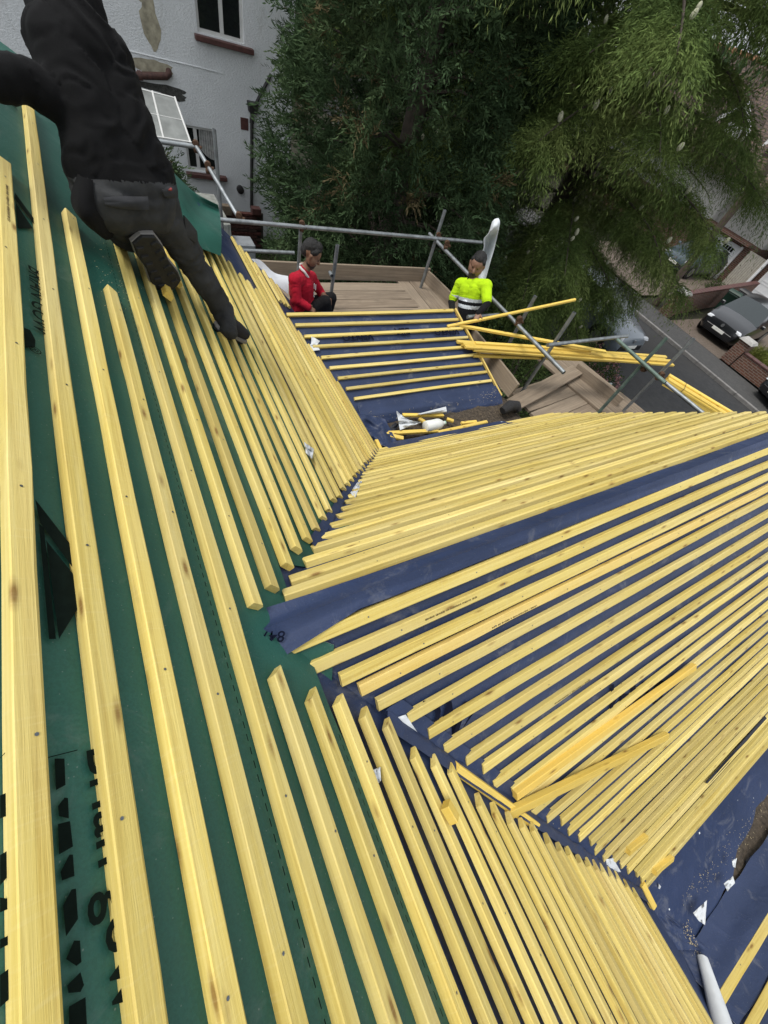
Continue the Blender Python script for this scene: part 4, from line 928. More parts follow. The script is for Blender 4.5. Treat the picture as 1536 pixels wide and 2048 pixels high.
for i in range(38): m = MB(); m.tube([(34.22, 10.65 + .465 * i, 1.74), (34.22, 11.10 + .465 * i, 1.74)], .16, 8); smooth_obj(m.build('ridge_tile', M_RIDGE, rf))
wallbox('chimney', 33.0, 33.9, 27.0, 27.9, .5, 2.2, M_BRICK, rf); wallbox('chimney', 32.4, 33.2, 24.2, 25.2, .2, 1.9, M_CREAM, rf)
garage_door(opp, 29.995, 11.98, 14.05, GR + .05, -4.19, True)
pr = MB(); pr.box((29.75, 13.0, -3.93), (.6, 2.9, .14)); pr.build('porch_roof', M_BRICK, opp)
def dormer(y, hw, zc, x0=29.9):
    d = empty('dormer', (x0, y, zc)); d.empty_display_size = .1; place(d, Matrix.Translation((x0, y, zc)), opp)
    m = MB(); m.box((x0 + 1.6, y, zc + .1), (3.0, hw * 1.7, 1.1)); m.build('cheek', simple('dark_hung_tile', (.07, .045, .04), .85), d)
    for sgn in (-1, 1):
        V = [(x0 - .25, y, zc + 1.25), (x0 + 3.4, y, zc + 1.25), (x0 + 3.4, y + sgn * hw * 1.25, zc + .45), (x0 - .25, y + sgn * hw * 1.25, zc + .45)]; V += [(a, b, c_ - .1) for a, b, c_ in V]
        mesh('dormer_roof', V, [(0, 1, 2, 3)[::sgn], (4, 5, 6, 7)[::-sgn], (0, 4, 5, 1), (1, 5, 6, 2), (2, 6, 7, 3), (3, 7, 4, 0)], M_RTILE, d)
        m = MB(); m.add([(x0 - .29, y, zc + 1.30), (x0 - .29, y, zc + 1.06), (x0 - .29, y + sgn * hw * 1.3, zc + .24), (x0 - .29, y + sgn * hw * 1.3, zc + .46), (x0 - .25, y, zc + 1.30), (x0 - .25, y, zc + 1.06), (x0 - .25, y + sgn * hw * 1.3, zc + .24), (x0 - .25, y + sgn * hw * 1.3, zc + .46)], [(0, 1, 2, 3), (7, 6, 5, 4), (0, 3, 7, 4), (1, 5, 6, 2), (2, 6, 7, 3)]); m.build('barge_board', M_FASC, d)
    w = MB(); w.box((x0 + .08, y, zc + .08), (.06, hw * 1.2, .75)); w_ = w.build('dormer_window', M_UPVC, d)
dormer(16.7, .8, -.95); dormer(13.6, .8, -1.0)
sk = MB(); sk.box((31.6, 21.6, .22), (.9, .8, .06), 0, Matrix.Rotation(-math.atan2(3.68, 5.7), 3, 'Y')); sk.build('roof_light', simple('bright_roof_light', (.8, .82, .85), .1), rf)
op2 = empty('garage_block', (31, 7, GR), 'brick garage with a wide white ribbed door behind the black car', 'garage')
wallbox('wall', 30.02, 36, 2.0, 10.25, GR, -3.6, M_BRICK, op2); garage_door(op2, 30.01, 6.4, 9.85, GR + .02, -4.25, False); roof_slab(op2, 29.6, -3.55, 36.2, -1.5, 1.6, 10.6)
gt = empty('timber_gate', (29.6, 11, GR), 'pale vertical board gate between the brick garages', 'gate')
for i in range(9): m = MB(); m.box((29.6, 10.35 + .115 * i, GR + .95), (.03, .1, 1.8), 0, None, 1, .004); m.build('gate_board', simple('pale_gate_board', (.42, .39, .33), .85, var=.2) if i == 0 else bpy.data.materials['pale_gate_board'], gt)
m = MB(); m.box((29.55, 10.22, GR + .8), (.14, .12, 2.6)); m.build('gate_post', M_FASC, gt)
# front walls, piers, bins, pole
def brick_wall(x0, y0, x1, y1, h, label, th=.22):
    e = empty('front_wall', ((x0 + x1) / 2, (y0 + y1) / 2, GR + .1), label, 'garden wall'); a = Vector((x0, y0, GR + .08)); b = Vector((x1, y1, GR + .08)); M = frame(a, b - a, (0, 0, 1)); L = (b - a).length
    m = MB(); m.box((L / 2, 0, h / 2), (L, th, h)); m.build('wall_body', M_BRICK, e, M)
    for i in range(int(L / .34)): m = MB(); m.box((.17 + .34 * i, 0, h + .035), (.33, th + .05, .06), 0, None, 1, .008); m.build('coping_brick', M_TILE, e, M)
def pier(x, y, h, label):
    e = empty('brick_pier', (x, y, GR + .1), label, 'pier'); wallbox('pier_body', x - .23, x + .23, y - .23, y + .23, GR + .08, GR + h, M_BRICK, e); m = MB(); m.box((x, y, GR + h + .05), (.58, .58, .1), 0, None, .8, .01); m.build('pier_cap', simple('pale_pier_cap', (.36, .35, .33), .8, var=.2), e)
pier(20.35, 8.72, 1.05, 'brick pier with pale cap under the tips of the cedar'); brick_wall(20.6, 8.72, 29.4, 9.75, .9, 'long brick garden wall running back from the road behind the green bin')
pier(20.6, 5.42, .95, 'brick pier with pale cap at the nose of the black car'); brick_wall(20.5, 5.15, 20.9, -5, .55, 'low dark brick wall holding the overgrown front lawn')
def wheelie(x, y, rz, mat, label):
    e = empty('wheelie_bin', (x, y, GR + .1), label, 'bin'); M = Matrix.Translation((x, y, GR + .1)) @ Matrix.Rotation(rz, 4, 'Z')
    m = MB(); m.box((0, 0, .52), (.44, .46, .92), 0, None, 1.22, .02); m.build('bin_body', mat, e, M); m = MB(); m.box((.0, 0, 1.04), (.64, .64, .09), 0, Matrix.Rotation(.06, 3, 'Y'), .9, .02); m.build('bin_lid', mat, e, M)
    m = MB(); m.tube([(-.34, -.22, .98), (-.34, .22, .98)], .02, 8); m.build('bin_handle', mat, e, M)
    for s_ in (-1, 1): m = MB(); m.lathe((-.24, s_ * .2, .1), [(.1, -.03), (.1, .03)], 12, 0, Matrix.Rotation(pi / 2, 3, 'X')); m.build('wheel', M_IRON, e, M)
wheelie(24.6, 8.55, .3, simple('dark_green_bin', (.008, .035, .022), .5, var=.1), 'dark green wheelie bin against the garden wall by the black car')
wheelie(25.8, 8.6, .1, simple('black_bin', (.012, .012, .014), .5, var=.1), 'black wheelie bin just behind the green bin')
tpole = empty('telegraph_pole', (20.9, 9.55, GR), 'brown timber telegraph pole standing before the panelled garage door', 'pole'); pt = at_x(1432, 462, 20.9)
m = MB(); m.tube([(pt[0], pt[1], GR), (pt[0], pt[1], 2.5)], [.15, .12], 12); smooth_obj(m.build('pole_shaft', simple('creosoted_timber', (.085, .062, .048), .9, var=.3, scale=5, bump=.4), tpole), 50)
# ------------------------------------------------------------------ cars
M_TYRE = simple('tyre_rubber', (.012, .012, .013), .85); M_RIM = simple('alloy_rim', (.32, .33, .34), .35, .8); M_PLATE = simple('white_plate', (.75, .75, .70), .5); M_LAMP = simple('clear_lamp', (.7, .72, .75), .1); M_TRIM = simple('black_trim', (.01, .01, .011), .4)
M_CARGL = glass('car_glass', (.02, .028, .03), .04)
def car(loc, heading, paint, label, L=4.25, W=1.8, H=1.55, group=None, stripes=None):
    e = empty('parked_car', loc, label, 'car', group); M = Matrix.Translation(Vector(loc)) @ Matrix.Rotation(heading, 4, 'Z')
    k = L / 4.24; h = H / 1.5; st = [(2.12, .60, .68), (2.05, .74, .78), (1.88, .82, .85), (1.5, .90, .885), (1.08, .985, .9), (.30, 1.44, .9), (-.35, 1.5, .9), (-1.05, 1.47, .9), (-1.6, 1.36, .885), (-1.98, 1.0, .86), (-2.08, .90, .80), (-2.12, .62, .70)]
    N = 9; V = []
    for (x, zt, w) in st:
        cab = zt > 1.2; zb = .2 if abs(x) < 2 else .28; belt = .93 if cab else zt - .09; wt = .61 if cab else w * .86
        if 1.0 < x < 1.2 or -2.0 < x < -1.9: belt = .93
        half = [(0, zb), (w * .86, zb), (w * .985, zb + .14), (w, .62 if zt > .7 else (zb + zt) / 2), (w * .965, belt), (wt + .03, zt - .05), (wt * .75, zt - .005), (0, zt + .02)]
        for (y, z) in half: V.append((x * k, y * W / 1.8, z * h))
        for (y, z) in half[-2:0:-1]: V.append((x * k, -y * W / 1.8, z * h))
    n = 14; parts = {'body': [], 'windscreen': [], 'rear_window': [], 'side_l': [], 'side_r': []}
    for i in range(len(st) - 1):
        for j in range(n):
            q_ = (i * n + j, i * n + (j + 1) % n, (i + 1) * n + (j + 1) % n, (i + 1) * n + j); key = 'body'
            if i == 4 and j in (5, 6, 7, 8): key = 'windscreen'
            elif i == 8 and j in (5, 6, 7, 8): key = 'rear_window'
            elif i in (5, 6, 7) and j == 4: key = 'side_l'
            elif i in (5, 6, 7) and j == 9: key = 'side_r'
            parts[key].append(q_)
    parts['body'] += [tuple(range(n)), tuple(range((len(st)) * n - 1, (len(st) - 1) * n - 1, -1))]
    def sub(name, fs, mat, sm=True):
        idx = sorted({a for q_ in fs for a in q_}); mp = {a: b for b, a in enumerate(idx)}; o = mesh(name, [V[a] for a in idx], [tuple(mp[a] for a in q_) for q_ in fs], mat, e, M)
        bm = bmesh.new(); bm.from_mesh(o.data); bmesh.ops.recalc_face_normals(bm, faces=bm.faces); bm.to_mesh(o.data); bm.free()
        return smooth_obj(o, 32) if sm else o
    sub('body', parts['body'], paint); sub('windscreen', parts['windscreen'], M_CARGL); sub('rear_window', parts['rear_window'], M_CARGL)
    for nm in ('side_l', 'side_r'):
        for q_ in parts[nm]: sub('side_window', [q_], M_CARGL)
    for x in (1.32 * k, -1.30 * k):
        for s_ in (-1, 1):
            m = MB(); Rm = Matrix.Rotation(pi / 2, 3, 'X'); c_ = (x, s_ * (W / 2 - .10), .33); m.lathe(c_, [(.22, -.11), (.31, -.105), (.335, -.06), (.335, .06), (.31, .105), (.22, .11)], 20, 0, Rm); w_ = smooth_obj(m.build('wheel', M_TYRE, e, M), 40)
            m = MB(); m.lathe((x, s_ * (W / 2 + .012 - .01), .33), [(.05, -.02), (.21, -.012), (.21, .012), (.05, .02)], 16, 0, Rm); m.build('rim', M_RIM, w_, M)
            m = MB(); m.lathe((x, s_ * (W / 2 - .012), .36), [(.30, -.012), (.385, -.012), (.385, .014), (.30, .014)], 20, 0, Rm); m.build('wheel_arch', M_TRIM, e, M)
    for s_ in (-1, 1):
        m = MB(); m.box((2.0 * k, s_ * .63 * W / 1.8, .70 * h), (.16, .34, .10), 0, Matrix.Rotation(s_ * -.38, 3, 'Z'), .8, .02); m.build('headlight', M_LAMP, e, M)
        m = MB(); m.box((-2.06 * k, s_ * .66 * W / 1.8, .84 * h), (.12, .3, .13), 0, Matrix.Rotation(s_ * .3, 3, 'Z'), .9, .02); m.build('tail_light', simple('red_lamp', (.35, .02, .02), .3) if 'red_lamp' not in bpy.data.materials else bpy.data.materials['red_lamp'], e, M)
        m = MB(); m.box((.85 * k, s_ * (W / 2 + .07), 1.0 * h), (.12, .18, .12), 0, None, .85, .02); m.build('wing_mirror', paint, e, M)
    m = MB(); m.box((2.12 * k, 0, .42 * h), (.05, 1.25, .20), 0, None, .95, .015); m.build('grille', M_TRIM, e, M)
    m = MB(); m.box((2.15 * k, 0, .47 * h), (.02, .52, .11)); m.build('number_plate', M_PLATE, e, M)
    m = MB(); m.lathe((2.13 * k, 0, .66 * h), [(.06, -.012), (.06, .012)], 14, 0, Matrix.Rotation(pi / 2, 3, 'Y')); m.build('round_badge', M_RIM, e, M)
    if stripes:
        for y in stripes:
            m = MB(); P_ = [(2.06, .755), (1.88, .845), (1.5, .925), (1.08, 1.01)]; Vv = []
            for (x, z) in P_: Vv += [(x * k, y - .06, z * h + .004), (x * k, y + .06, z * h + .004)]
            m.add(Vv, [(2 * i, 2 * i + 1, 2 * i + 3, 2 * i + 2) for i in range(3)]); m.build('bonnet_stripe', M_PLATE, e, M)
    return e
def paint(name, col):
    t = NT(name); t.b.inputs['Coat Weight'].default_value = .6; return t.done(col, .28, .2, .6)
car((23.1, 6.95, GR + .11), pi + .10, paint('black_car_paint', (.010, .011, .014)), 'black hatchback parked nose-out on the drive before the ribbed garage', 4.26, 1.81, 1.57)
car((14.6, 8.6, GR), -pi / 2 - .03, paint('silver_car_paint', (.16, .19, .22)), 'silver grey car parked on the road under the cedar branches', 4.4, 1.8, 1.5)
car((21.0, 2.35, GR + .1), pi - .35, paint('dark_car_paint', (.014, .017, .02)), 'dark car with white bonnet stripes peeping over the first wing verge', 3.9, 1.7, 1.42, stripes=(-.16, .16))
car((27.6, 12.6, GR + .1), pi, paint('blue_car_paint', (.05, .075, .09)), 'blue grey car half hidden by cedar before the panelled garage', 4.0, 1.75, 1.5)
# ------------------------------------------------------------------ trees and plants
def mat_leaf(name, cols, sc=1.2, trans=.22, rough=.8):
    t = NT(name); v = t.coord(); n = t.noise(v, sc, 4, .6); c = t.ramp(n, cols)
    g = t.n('ShaderNodeNewGeometry'); r_ = t.ramp(g.outputs['Random Per Island'], [(0, .70), (1, 1.30)])
    c = t.mix(1.0, c, r_, 'MULTIPLY'); tr_ = t.n('ShaderNodeBsdfTranslucent'); t.l(c, tr_.inputs[0]); t.l(c, t.b.inputs['Base Color'])
    mx = t.n('ShaderNodeMixShader'); mx.inputs[0].default_value = trans; t.l(t.b.outputs[0], mx.inputs[1]); t.l(tr_.outputs[0], mx.inputs[2]); t.l(mx.outputs[0], t.out.inputs[0])
    t.b.inputs['Roughness'].default_value = rough; t.b.inputs['Specular IOR Level'].default_value = .08; return t.m
M_BARK = simple('grey_brown_bark', (.075, .06, .048), .95, var=.4, scale=7, bump=.6)
M_CON = mat_leaf('dark_conifer_leaf', [(.3, (.034, .064, .030)), (.55, (.060, .098, .044)), (.75, (.098, .138, .060))], .9)
M_CONT = mat_leaf('dry_brown_twig', [(.3, (.10, .08, .04)), (.7, (.16, .13, .07))], 3)
M_CED = mat_leaf('olive_cedar_needle', [(.28, (.062, .105, .034)), (.5, (.130, .185, .054)), (.72, (.235, .28, .095))], .7)
M_CONE = simple('pale_green_cone', (.42, .42, .30), .8, var=.15, scale=30)
def unit(a): return a / (np.linalg.norm(a, axis=-1, keepdims=True) + 1e-9)
def blades(base, dirs, nrm, L, W):
    """kite-shaped leaves: base (n,3), direction, face normal, length (n,), width (n,) -> verts, quads"""
    side = unit(np.cross(dirs, nrm)); n = len(base)
    p0 = base; p1 = base + dirs * (L * .45)[:, None] + side * (W / 2)[:, None]; p2 = base + dirs * L[:, None] + nrm * (-.12 * L)[:, None]; p3 = base + dirs * (L * .45)[:, None] - side * (W / 2)[:, None]
    return np.stack([p0, p1, p2, p3], 1).reshape(-1, 3), np.arange(4 * n).reshape(n, 4)
def conifer(loc, H, R, nclump, label, seed, per=15, lv=8, zlo=-5.9, squash=1.0, prof=None):
    rg = np.random.default_rng(seed); e = empty('conifer', loc, label, 'tree'); x0, y0, z0 = loc
    u = rg.random(nclump); hh = 1 - (1 - u * .98) ** .62; hz = hh * H
    ang = rg.random(nclump) * 2 * pi; prf = prof(hh) if prof else (1 - hh) ** .75 * (.82 + .18 * np.minimum(1, hh * 9))
    lob = 1 + .16 * np.sin(ang * 3 + hz * .9 + seed) + .10 * np.sin(ang * 7 - hz * 1.7); rr = R * prf * lob * (1 - .42 * rg.random(nclump) ** 2.2)
    cpos = np.stack([x0 + rr * np.cos(ang), y0 + rr * np.sin(ang), z0 + hz], 1); out = np.stack([np.cos(ang), np.sin(ang), np.zeros(nclump)], 1)
    sp = unit(np.repeat(out, per, 0) * 1.0 + np.array([0, 0, .35]) + rg.normal(0, .62, (nclump * per, 3))); sb = np.repeat(cpos, per, 0) + rg.normal(0, .10, (nclump * per, 3)) - sp * .1
    SL = rg.uniform(.18, .40, nclump * per); nS = len(sb)
    k = np.tile(np.linspace(0, 1, lv), nS); SB = np.repeat(sb, lv, 0); SP = np.repeat(sp, lv, 0); SLr = np.repeat(SL, lv)
    fn = unit(np.cross(sp, rg.normal(0, 1, (nS, 3)))); FN = np.repeat(fn, lv, 0); sd = unit(np.cross(SP, FN)); alt = np.where(np.tile(np.arange(lv), nS) % 2 == 0, 1.0, -1.0)
    d_ = unit(SP * (.75 + .5 * k)[:, None] + sd * (alt * .75 * (1 - k * .8))[:, None] + rg.normal(0, .16, (nS * lv, 3)) + np.array([0, 0, -.10]))
    b_ = SB + SP * (k * SLr)[:, None] - np.array([0, 0, 1]) * (k ** 2 * SLr * .18)[:, None]
    V, Q = blades(b_, d_, FN, rg.uniform(.07, .13, nS * lv), rg.uniform(.018, .034, nS * lv))
    dead = np.repeat(rg.random(nclump) < .035, per * lv).astype(np.int32)
    fastmesh('crown', V, Q, [M_CON, M_CONT], e, dead)
    mb = MB(); mb.tube([(x0, y0, z0 - .1), (x0 + .05, y0, z0 + H * .35), (x0, y0 + .04, z0 + H * .95)], [.28, .19, .03], 10)
    smooth_obj(mb.build('trunk', M_BARK, e)); 
    for i in range(0, nclump, max(1, nclump // 150)):
        if hz[i] < H * .93: mb = MB() if i == 0 else mb; p = cpos[i]; mb.tube([(x0, y0, p[2] - .25 * rr[i] / R - .1), tuple((np.array([x0, y0, p[2]]) + p) / 2), tuple(p)], [.035, .022, .006], 5)
    tag(mb.build('limbs', M_BARK, e), kind='stuff'); return e
conifer((5.75, 9.25, GR), 13.5, 2.30, 2300, 'tall dark green bushy conifer behind the scaffold rail', 3, prof=lambda h: np.where(h < .5, .93 + .12 * np.sin(h * 6), .99 * ((1 - h) / .5) ** .7))
conifer((1.2, 11.6, GR), 2.6, .8, 160, 'small green shrub before the white house', 5)
conifer((8.6, 13.5, GR), 12, 2.6, 560, 'dark conifer filling the gap behind the cedar', 8)
conifer((13.0, 15.5, GR), 11, 2.8, 380, 'dark conifer further back behind the cedar', 12)
# ------------------------------------------------------------------ weeping cedar
def cedar(loc, H, label, seed, limbs):
    rg = np.random.default_rng(seed); e = empty('cedar_tree', loc, label, 'tree'); x0, y0, z0 = loc
    mb = MB(); mb.tube([(x0, y0, z0 - .1), (x0 + .1, y0, z0 + H * .3), (x0, y0 + .1, z0 + H * .65), (x0, y0, z0 + H)], [.42, .33, .2, .04], 12); smooth_obj(mb.build('trunk', M_BARK, e))
    lb = MB(); B = []; D = []; U = []; LL = []; tips = []
    for (ang, h, L, rise) in limbs:
        o = np.array([x0, y0, z0 + h]); dr = np.array([cos(ang), sin(ang), 0]); sd = np.array([-sin(ang), cos(ang), 0]); pts = []
        ns = 16; ph = rg.uniform(0, 6)
        for i in range(ns + 1):
            t = i / ns; pts.append(o + dr * (L * t) + sd * (.25 * sin(t * 3 + ph)) + np.array([0, 0, L * (rise * t - (.10 + rise * .5) * t * t - .06 * t ** 4)]))
        lb.tube([tuple(p) for p in pts], [.042 * (1 - .93 * i / ns) * (L / 5) + .006 for i in range(ns + 1)], 6)
        pts = np.array(pts)
        vis = cos(ang - radians(219)) > -.35 and h < 9.2; nb_ = int(L * (20 if vis else 3))
        for _ in range(int(L * (40 if vis else 5))):                   # sprays straight off the limb
            t = rg.uniform(.08, 1); i = min(int(t * ns), ns - 1); p = pts[i] + (pts[i + 1] - pts[i]) * (t * ns - i)
            B.append(p + rg.normal(0, .03, 3)); D.append(unit(dr * rg.uniform(.1, .9) + sd * rg.normal(0, .7) + np.array([0, 0, rg.uniform(-.6, .5)]))); U.append(0); LL.append(rg.uniform(.15, .40))
        for _ in range(nb_):                                          # side branchlets in a flat plate
            t = rg.uniform(.06, 1) ** .8; i = min(int(t * ns), ns - 1); p = pts[i] + (pts[i + 1] - pts[i]) * (t * ns - i); td = unit(pts[i + 1] - pts[i])
            sg = 1 if rg.random() < .5 else -1; l2 = (.25 + .75 * (1 - abs(t - .45))) * rg.uniform(.4, 1.0) * min(1.2, L * .26)
            bd = unit(td * rg.uniform(.5, 1.1) + sd * sg * rg.uniform(.5, 1.1) + np.array([0, 0, rg.uniform(-.05, .2)]))
            m = max(4, int(l2 * 13))
            for j in range(m):
                q = (j + rg.random()) / m; sp_ = p + bd * (l2 * q) + np.array([0, 0, -.34 * l2 * q * q]) + rg.normal(0, .02, 3)
                for _k in range(2):
                    B.append(sp_); D.append(unit(bd * rg.uniform(.25, .8) + sd * rg.normal(0, .35) + np.array([0, 0, rg.uniform(-.9, .35)]))); U.append(q); LL.append(rg.uniform(.18, .48))
            if rg.random() < .16 and vis: tips.append(p + bd * l2 * rg.uniform(.0, .5) + np.array([0, 0, .10]))
    B = np.array(B); D = np.array(D); LL = np.array(LL); nS = len(B); lv = 7
    k = np.tile(np.linspace(.05, 1, lv), nS); SB = np.repeat(B, lv, 0); SD_ = np.repeat(D, lv, 0); SL = np.repeat(LL, lv); kk = k[:, None]
    pos = SB + SD_ * (k * SL)[:, None] + np.array([0, 0, -1]) * (k ** 2 * SL * .55)[:, None]
    tan = unit(SD_ + np.array([0, 0, -.84]) * kk); rnd = rg.normal(0, 1, (nS * lv, 3)); perp = unit(rnd - tan * (rnd * tan).sum(1, keepdims=True))
    d_ = unit(tan * 1.0 + perp * .55); fnm = unit(np.cross(d_, rg.normal(0, 1, (nS * lv, 3))))
    V, Q = blades(pos, d_, fnm, rg.uniform(.06, .115, nS * lv), rg.uniform(.010, .017, nS * lv))
    cr = fastmesh('crown', V, Q, M_CED, e); tag(lb.build('limbs', M_BARK, e), kind='stuff')
    prof_ = [(.010, -.055), (.032, -.035), (.039, 0), (.031, .04), (.010, .062)]; first = None
    rg.shuffle(tips)
    for p in tips[:280]:
        m = MB(); m.lathe((0, 0, 0), prof_, 8) 
        if first is None: o = smooth_obj(m.build('seed_cone', M_CONE, cr, Matrix.Translation(Vector(p)))); first = o
        else:
            o = first.copy(); COL.objects.link(o); place(o, Matrix.Translation(Vector(p)) @ Matrix.Rotation(rg.uniform(-.4, .4), 4, 'X') @ Matrix.Scale(rg.uniform(.8, 1.2), 4), cr)
    return e, nS * lv
rg = random.Random(4); LM = []
for i in range(118):                                             # mostly the boughs on the side we see
    h = .8 + 13.5 * (i / 118); vis_ = i % 5 != 0
    an = radians(219) + ((((i * .61803) % 1) * 2 - 1) * 1.7 + rg.uniform(-.12, .12) if vis_ else pi + rg.uniform(-1.2, 1.2))
    Lb = (6.4 if h < 9 else 6.4 * (1 - (h - 9) / 8)) * rg.uniform(.62, 1.06); da = an - radians(219); Lb = min(Lb, 3.3) if (h < 3.4 and da > .35) else min(Lb, 4.3) if (h < 6.8 and da > .5) else (min(Lb, 4.6) if h < 3 else Lb); LM.append((an, h, max(1.0, Lb), rg.uniform(.04, .24)))

_, cn = cedar((11.2, 9.3, GR), 16.5, 'big weeping cedar with olive drooping sprays dotted with pale cones', 9, LM)
# ------------------------------------------------------------------ shrubs and grasses
def shrub(loc, R, H, n, mat, label, seed, leaf=(.05, .09), wid=(.025, .045), flowers=None, cat='shrub', name='shrub'):
    rg = np.random.default_rng(seed); e = empty(name, loc, label, cat); d = unit(rg.normal(0, 1, (n, 3))); d[:, 2] = np.abs(d[:, 2]); rr = rg.random(n) ** .4
    lob = 1 + .25 * np.sin(5 * np.arctan2(d[:, 1], d[:, 0]) + seed) ; p = np.array(loc) + d * (np.stack([R * rr * lob, R * rr * lob, H * rr], 1))
    dd = unit(d + rg.normal(0, .6, (n, 3))); V, Q = blades(p, dd, unit(np.cross(dd, rg.normal(0, 1, (n, 3)))), rg.uniform(*leaf, n), rg.uniform(*wid, n)); fastmesh('foliage', V, Q, mat, e)
    mb = MB(); [mb.tube([loc, tuple(p[i])], [.018, .004], 5) for i in range(0, n, max(1, n // 40))]; tag(mb.build('stems', M_BARK, e), kind='stuff')
    if flowers:
        f_ = np.where((rr > .85))[0][:flowers[1]]; V = []; 
        base = np.repeat(p[f_], 24, 0) + rg.normal(0, .05, (len(f_) * 24, 3)); dd = unit(rg.normal(0, 1, (len(base), 3))); V, Q = blades(base, dd, unit(np.cross(dd, rg.normal(0, 1, dd.shape))), np.full(len(base), .045), np.full(len(base), .04)); tag(fastmesh('flower_heads', V, Q, flowers[0], e), kind='stuff')
    return e
M_SHR = mat_leaf('shrub_leaf', [(.3, (.03, .055, .018)), (.7, (.07, .105, .032))], 2); M_PINK = mat_leaf('dusty_pink_petal', [(.3, (.26, .12, .13)), (.7, (.42, .24, .23))], 6)
M_GRASS = mat_leaf('yellow_green_grass', [(.3, (.07, .095, .018)), (.7, (.19, .20, .05))], 1.4)
shrub((11.6, 5.5, GR), .9, 1.1, 3000, M_SHR, 'pink flowering hydrangea bush by the roadside below the scaffold', 2, flowers=(M_PINK, 70))
shrub((9.4, 4.4, GR), 1.1, 1.3, 3000, M_SHR, 'dark garden shrub below the lower scaffold boards', 3); shrub((8.0, 5.4, GR), 1.2, 1.9, 3500, M_SHR, 'leafy garden shrub below the overhanging batten stack', 4); shrub((7.2, 6.9, GR), 1.2, 2.1, 3500, M_CON, 'dark shrub between the conifer and the scaffold', 6)
shrub((6.0, 4.6, GR), 1.0, 1.6, 2500, M_CON, 'shadowed shrub beneath the scaffold corner', 7)
for i, (x, y, R_, H_, l) in enumerate(((21.3, 5.0, .6, .75, 'tuft of long grass behind the capped pier'), (22.4, 4.6, .9, .6, 'clump of yellow green grass on the front lawn'), (21.5, 3.9, .8, .7, 'arching grass clump spilling over the low wall'), (22.6, 3.1, 1.0, .8, 'leafy green clump at the lawn edge'), (23.8, 4.0, .9, .5, 'low grass clump in the middle of the lawn'), (21.4, 2.6, .7, .8, 'dark bush beside the striped car'))):
    shrub((x, y, GR + .1), R_, H_, 2600, M_GRASS if i < 5 else M_SHR, l, 20 + i, leaf=(.14, .3), wid=(.012, .022), cat='plant', name='grass_clump')
shrub((27.5, 10.6, GR + .1), .5, .6, 900, M_SHR, 'weedy clump at the foot of the board gate', 31, cat='plant')
# ground cover in the dark garden
n = 26000; rgx = np.random.default_rng(5); p = np.stack([rgx.uniform(2.4, 12.2, n), rgx.uniform(2.5, 16, n), np.full(n, GR - .01)], 1); dd = unit(np.stack([rgx.normal(0, .5, n), rgx.normal(0, .5, n), np.full(n, .8)], 1))
V, Q = blades(p, dd, unit(np.cross(dd, rgx.normal(0, 1, dd.shape))), rgx.uniform(.08, .22, n), rgx.uniform(.02, .04, n)); tag(fastmesh('ground_cover', V, Q, M_SHR), 'low weeds and ivy covering the garden floor', 'ground cover', kind='stuff')
# hedge line and far tree mass closing the view beyond the gardens
def far_mass(name, pts, n, rad, mat, label, seed):
    rg = np.random.default_rng(seed); pts = np.array(pts); idx = rg.integers(0, len(pts), n); d = unit(rg.normal(0, 1, (n, 3))); c = pts[idx, :3]; R_ = pts[idx, 3:4]
    p = c + d * R_ * rg.uniform(.75, 1.05, (n, 1)) * np.array([1, 1, 1.25]); p[:, 2] = np.maximum(p[:, 2], GR); dd = unit(d + rg.normal(0, .5, (n, 3)) + np.array([0, 0, .2])); V, Q = blades(p, dd, unit(np.cross(dd, rg.normal(0, 1, dd.shape))), rg.uniform(.25, .5, n) * rad, rg.uniform(.12, .22, n) * rad)
    return tag(fastmesh(name, V, Q, mat), label, 'woodland', kind='stuff')
P_ = []; rgx = np.random.default_rng(17)
for i in range(34): a = radians(18 + 66 * rgx.random()); d_ = rgx.uniform(34, 52); P_.append((d_ * cos(a), d_ * sin(a), GR + rgx.uniform(1.5, 6.0), rgx.uniform(2.2, 4.0)))
far_mass('far_trees', P_, 60000, 1.0, M_CON, 'distant belt of dark trees beyond the gardens', 6)

# ------------------------------------------------------------------ people
def cap_mesh(mb, p0, p1, r0, r1, n=12, rings=4):
    p0 = Vector(p0); p1 = Vector(p1); ax = (p1 - p0); L = ax.length; ax = ax.normalized() if L > 1e-6 else Vector((0, 0, 1)); a = ax.orthogonal().normalized(); b = ax.cross(a); V = []; F = []
    prof = [(-r0 * cos(pi / 2 * i / rings), r0 * sin(pi / 2 * i / rings)) for i in range(1, rings + 1)] + [(L + r1 * sin(pi / 2 * i / rings), r1 * cos(pi / 2 * i / rings)) for i in range(0, rings)]
    V.append(p0 - ax * r0)
    for x, r_ in prof:
        for k in range(n): V.append(p0 + ax * x + (a * cos(2 * pi * k / n) + b * sin(2 * pi * k / n)) * r_)
    V.append(p1 + ax * r1); m = len(prof)
    for k in range(n): F.append((0, 1 + (k + 1) % n, 1 + k)); F.append((len(V) - 1, 1 + (m - 1) * n + k, 1 + (m - 1) * n + (k + 1) % n))
    for i in range(m - 1):
        for k in range(n): F.append((1 + i * n + k, 1 + i * n + (k + 1) % n, 1 + (i + 1) * n + (k + 1) % n, 1 + (i + 1) * n + k))
    mb.add(V, F)
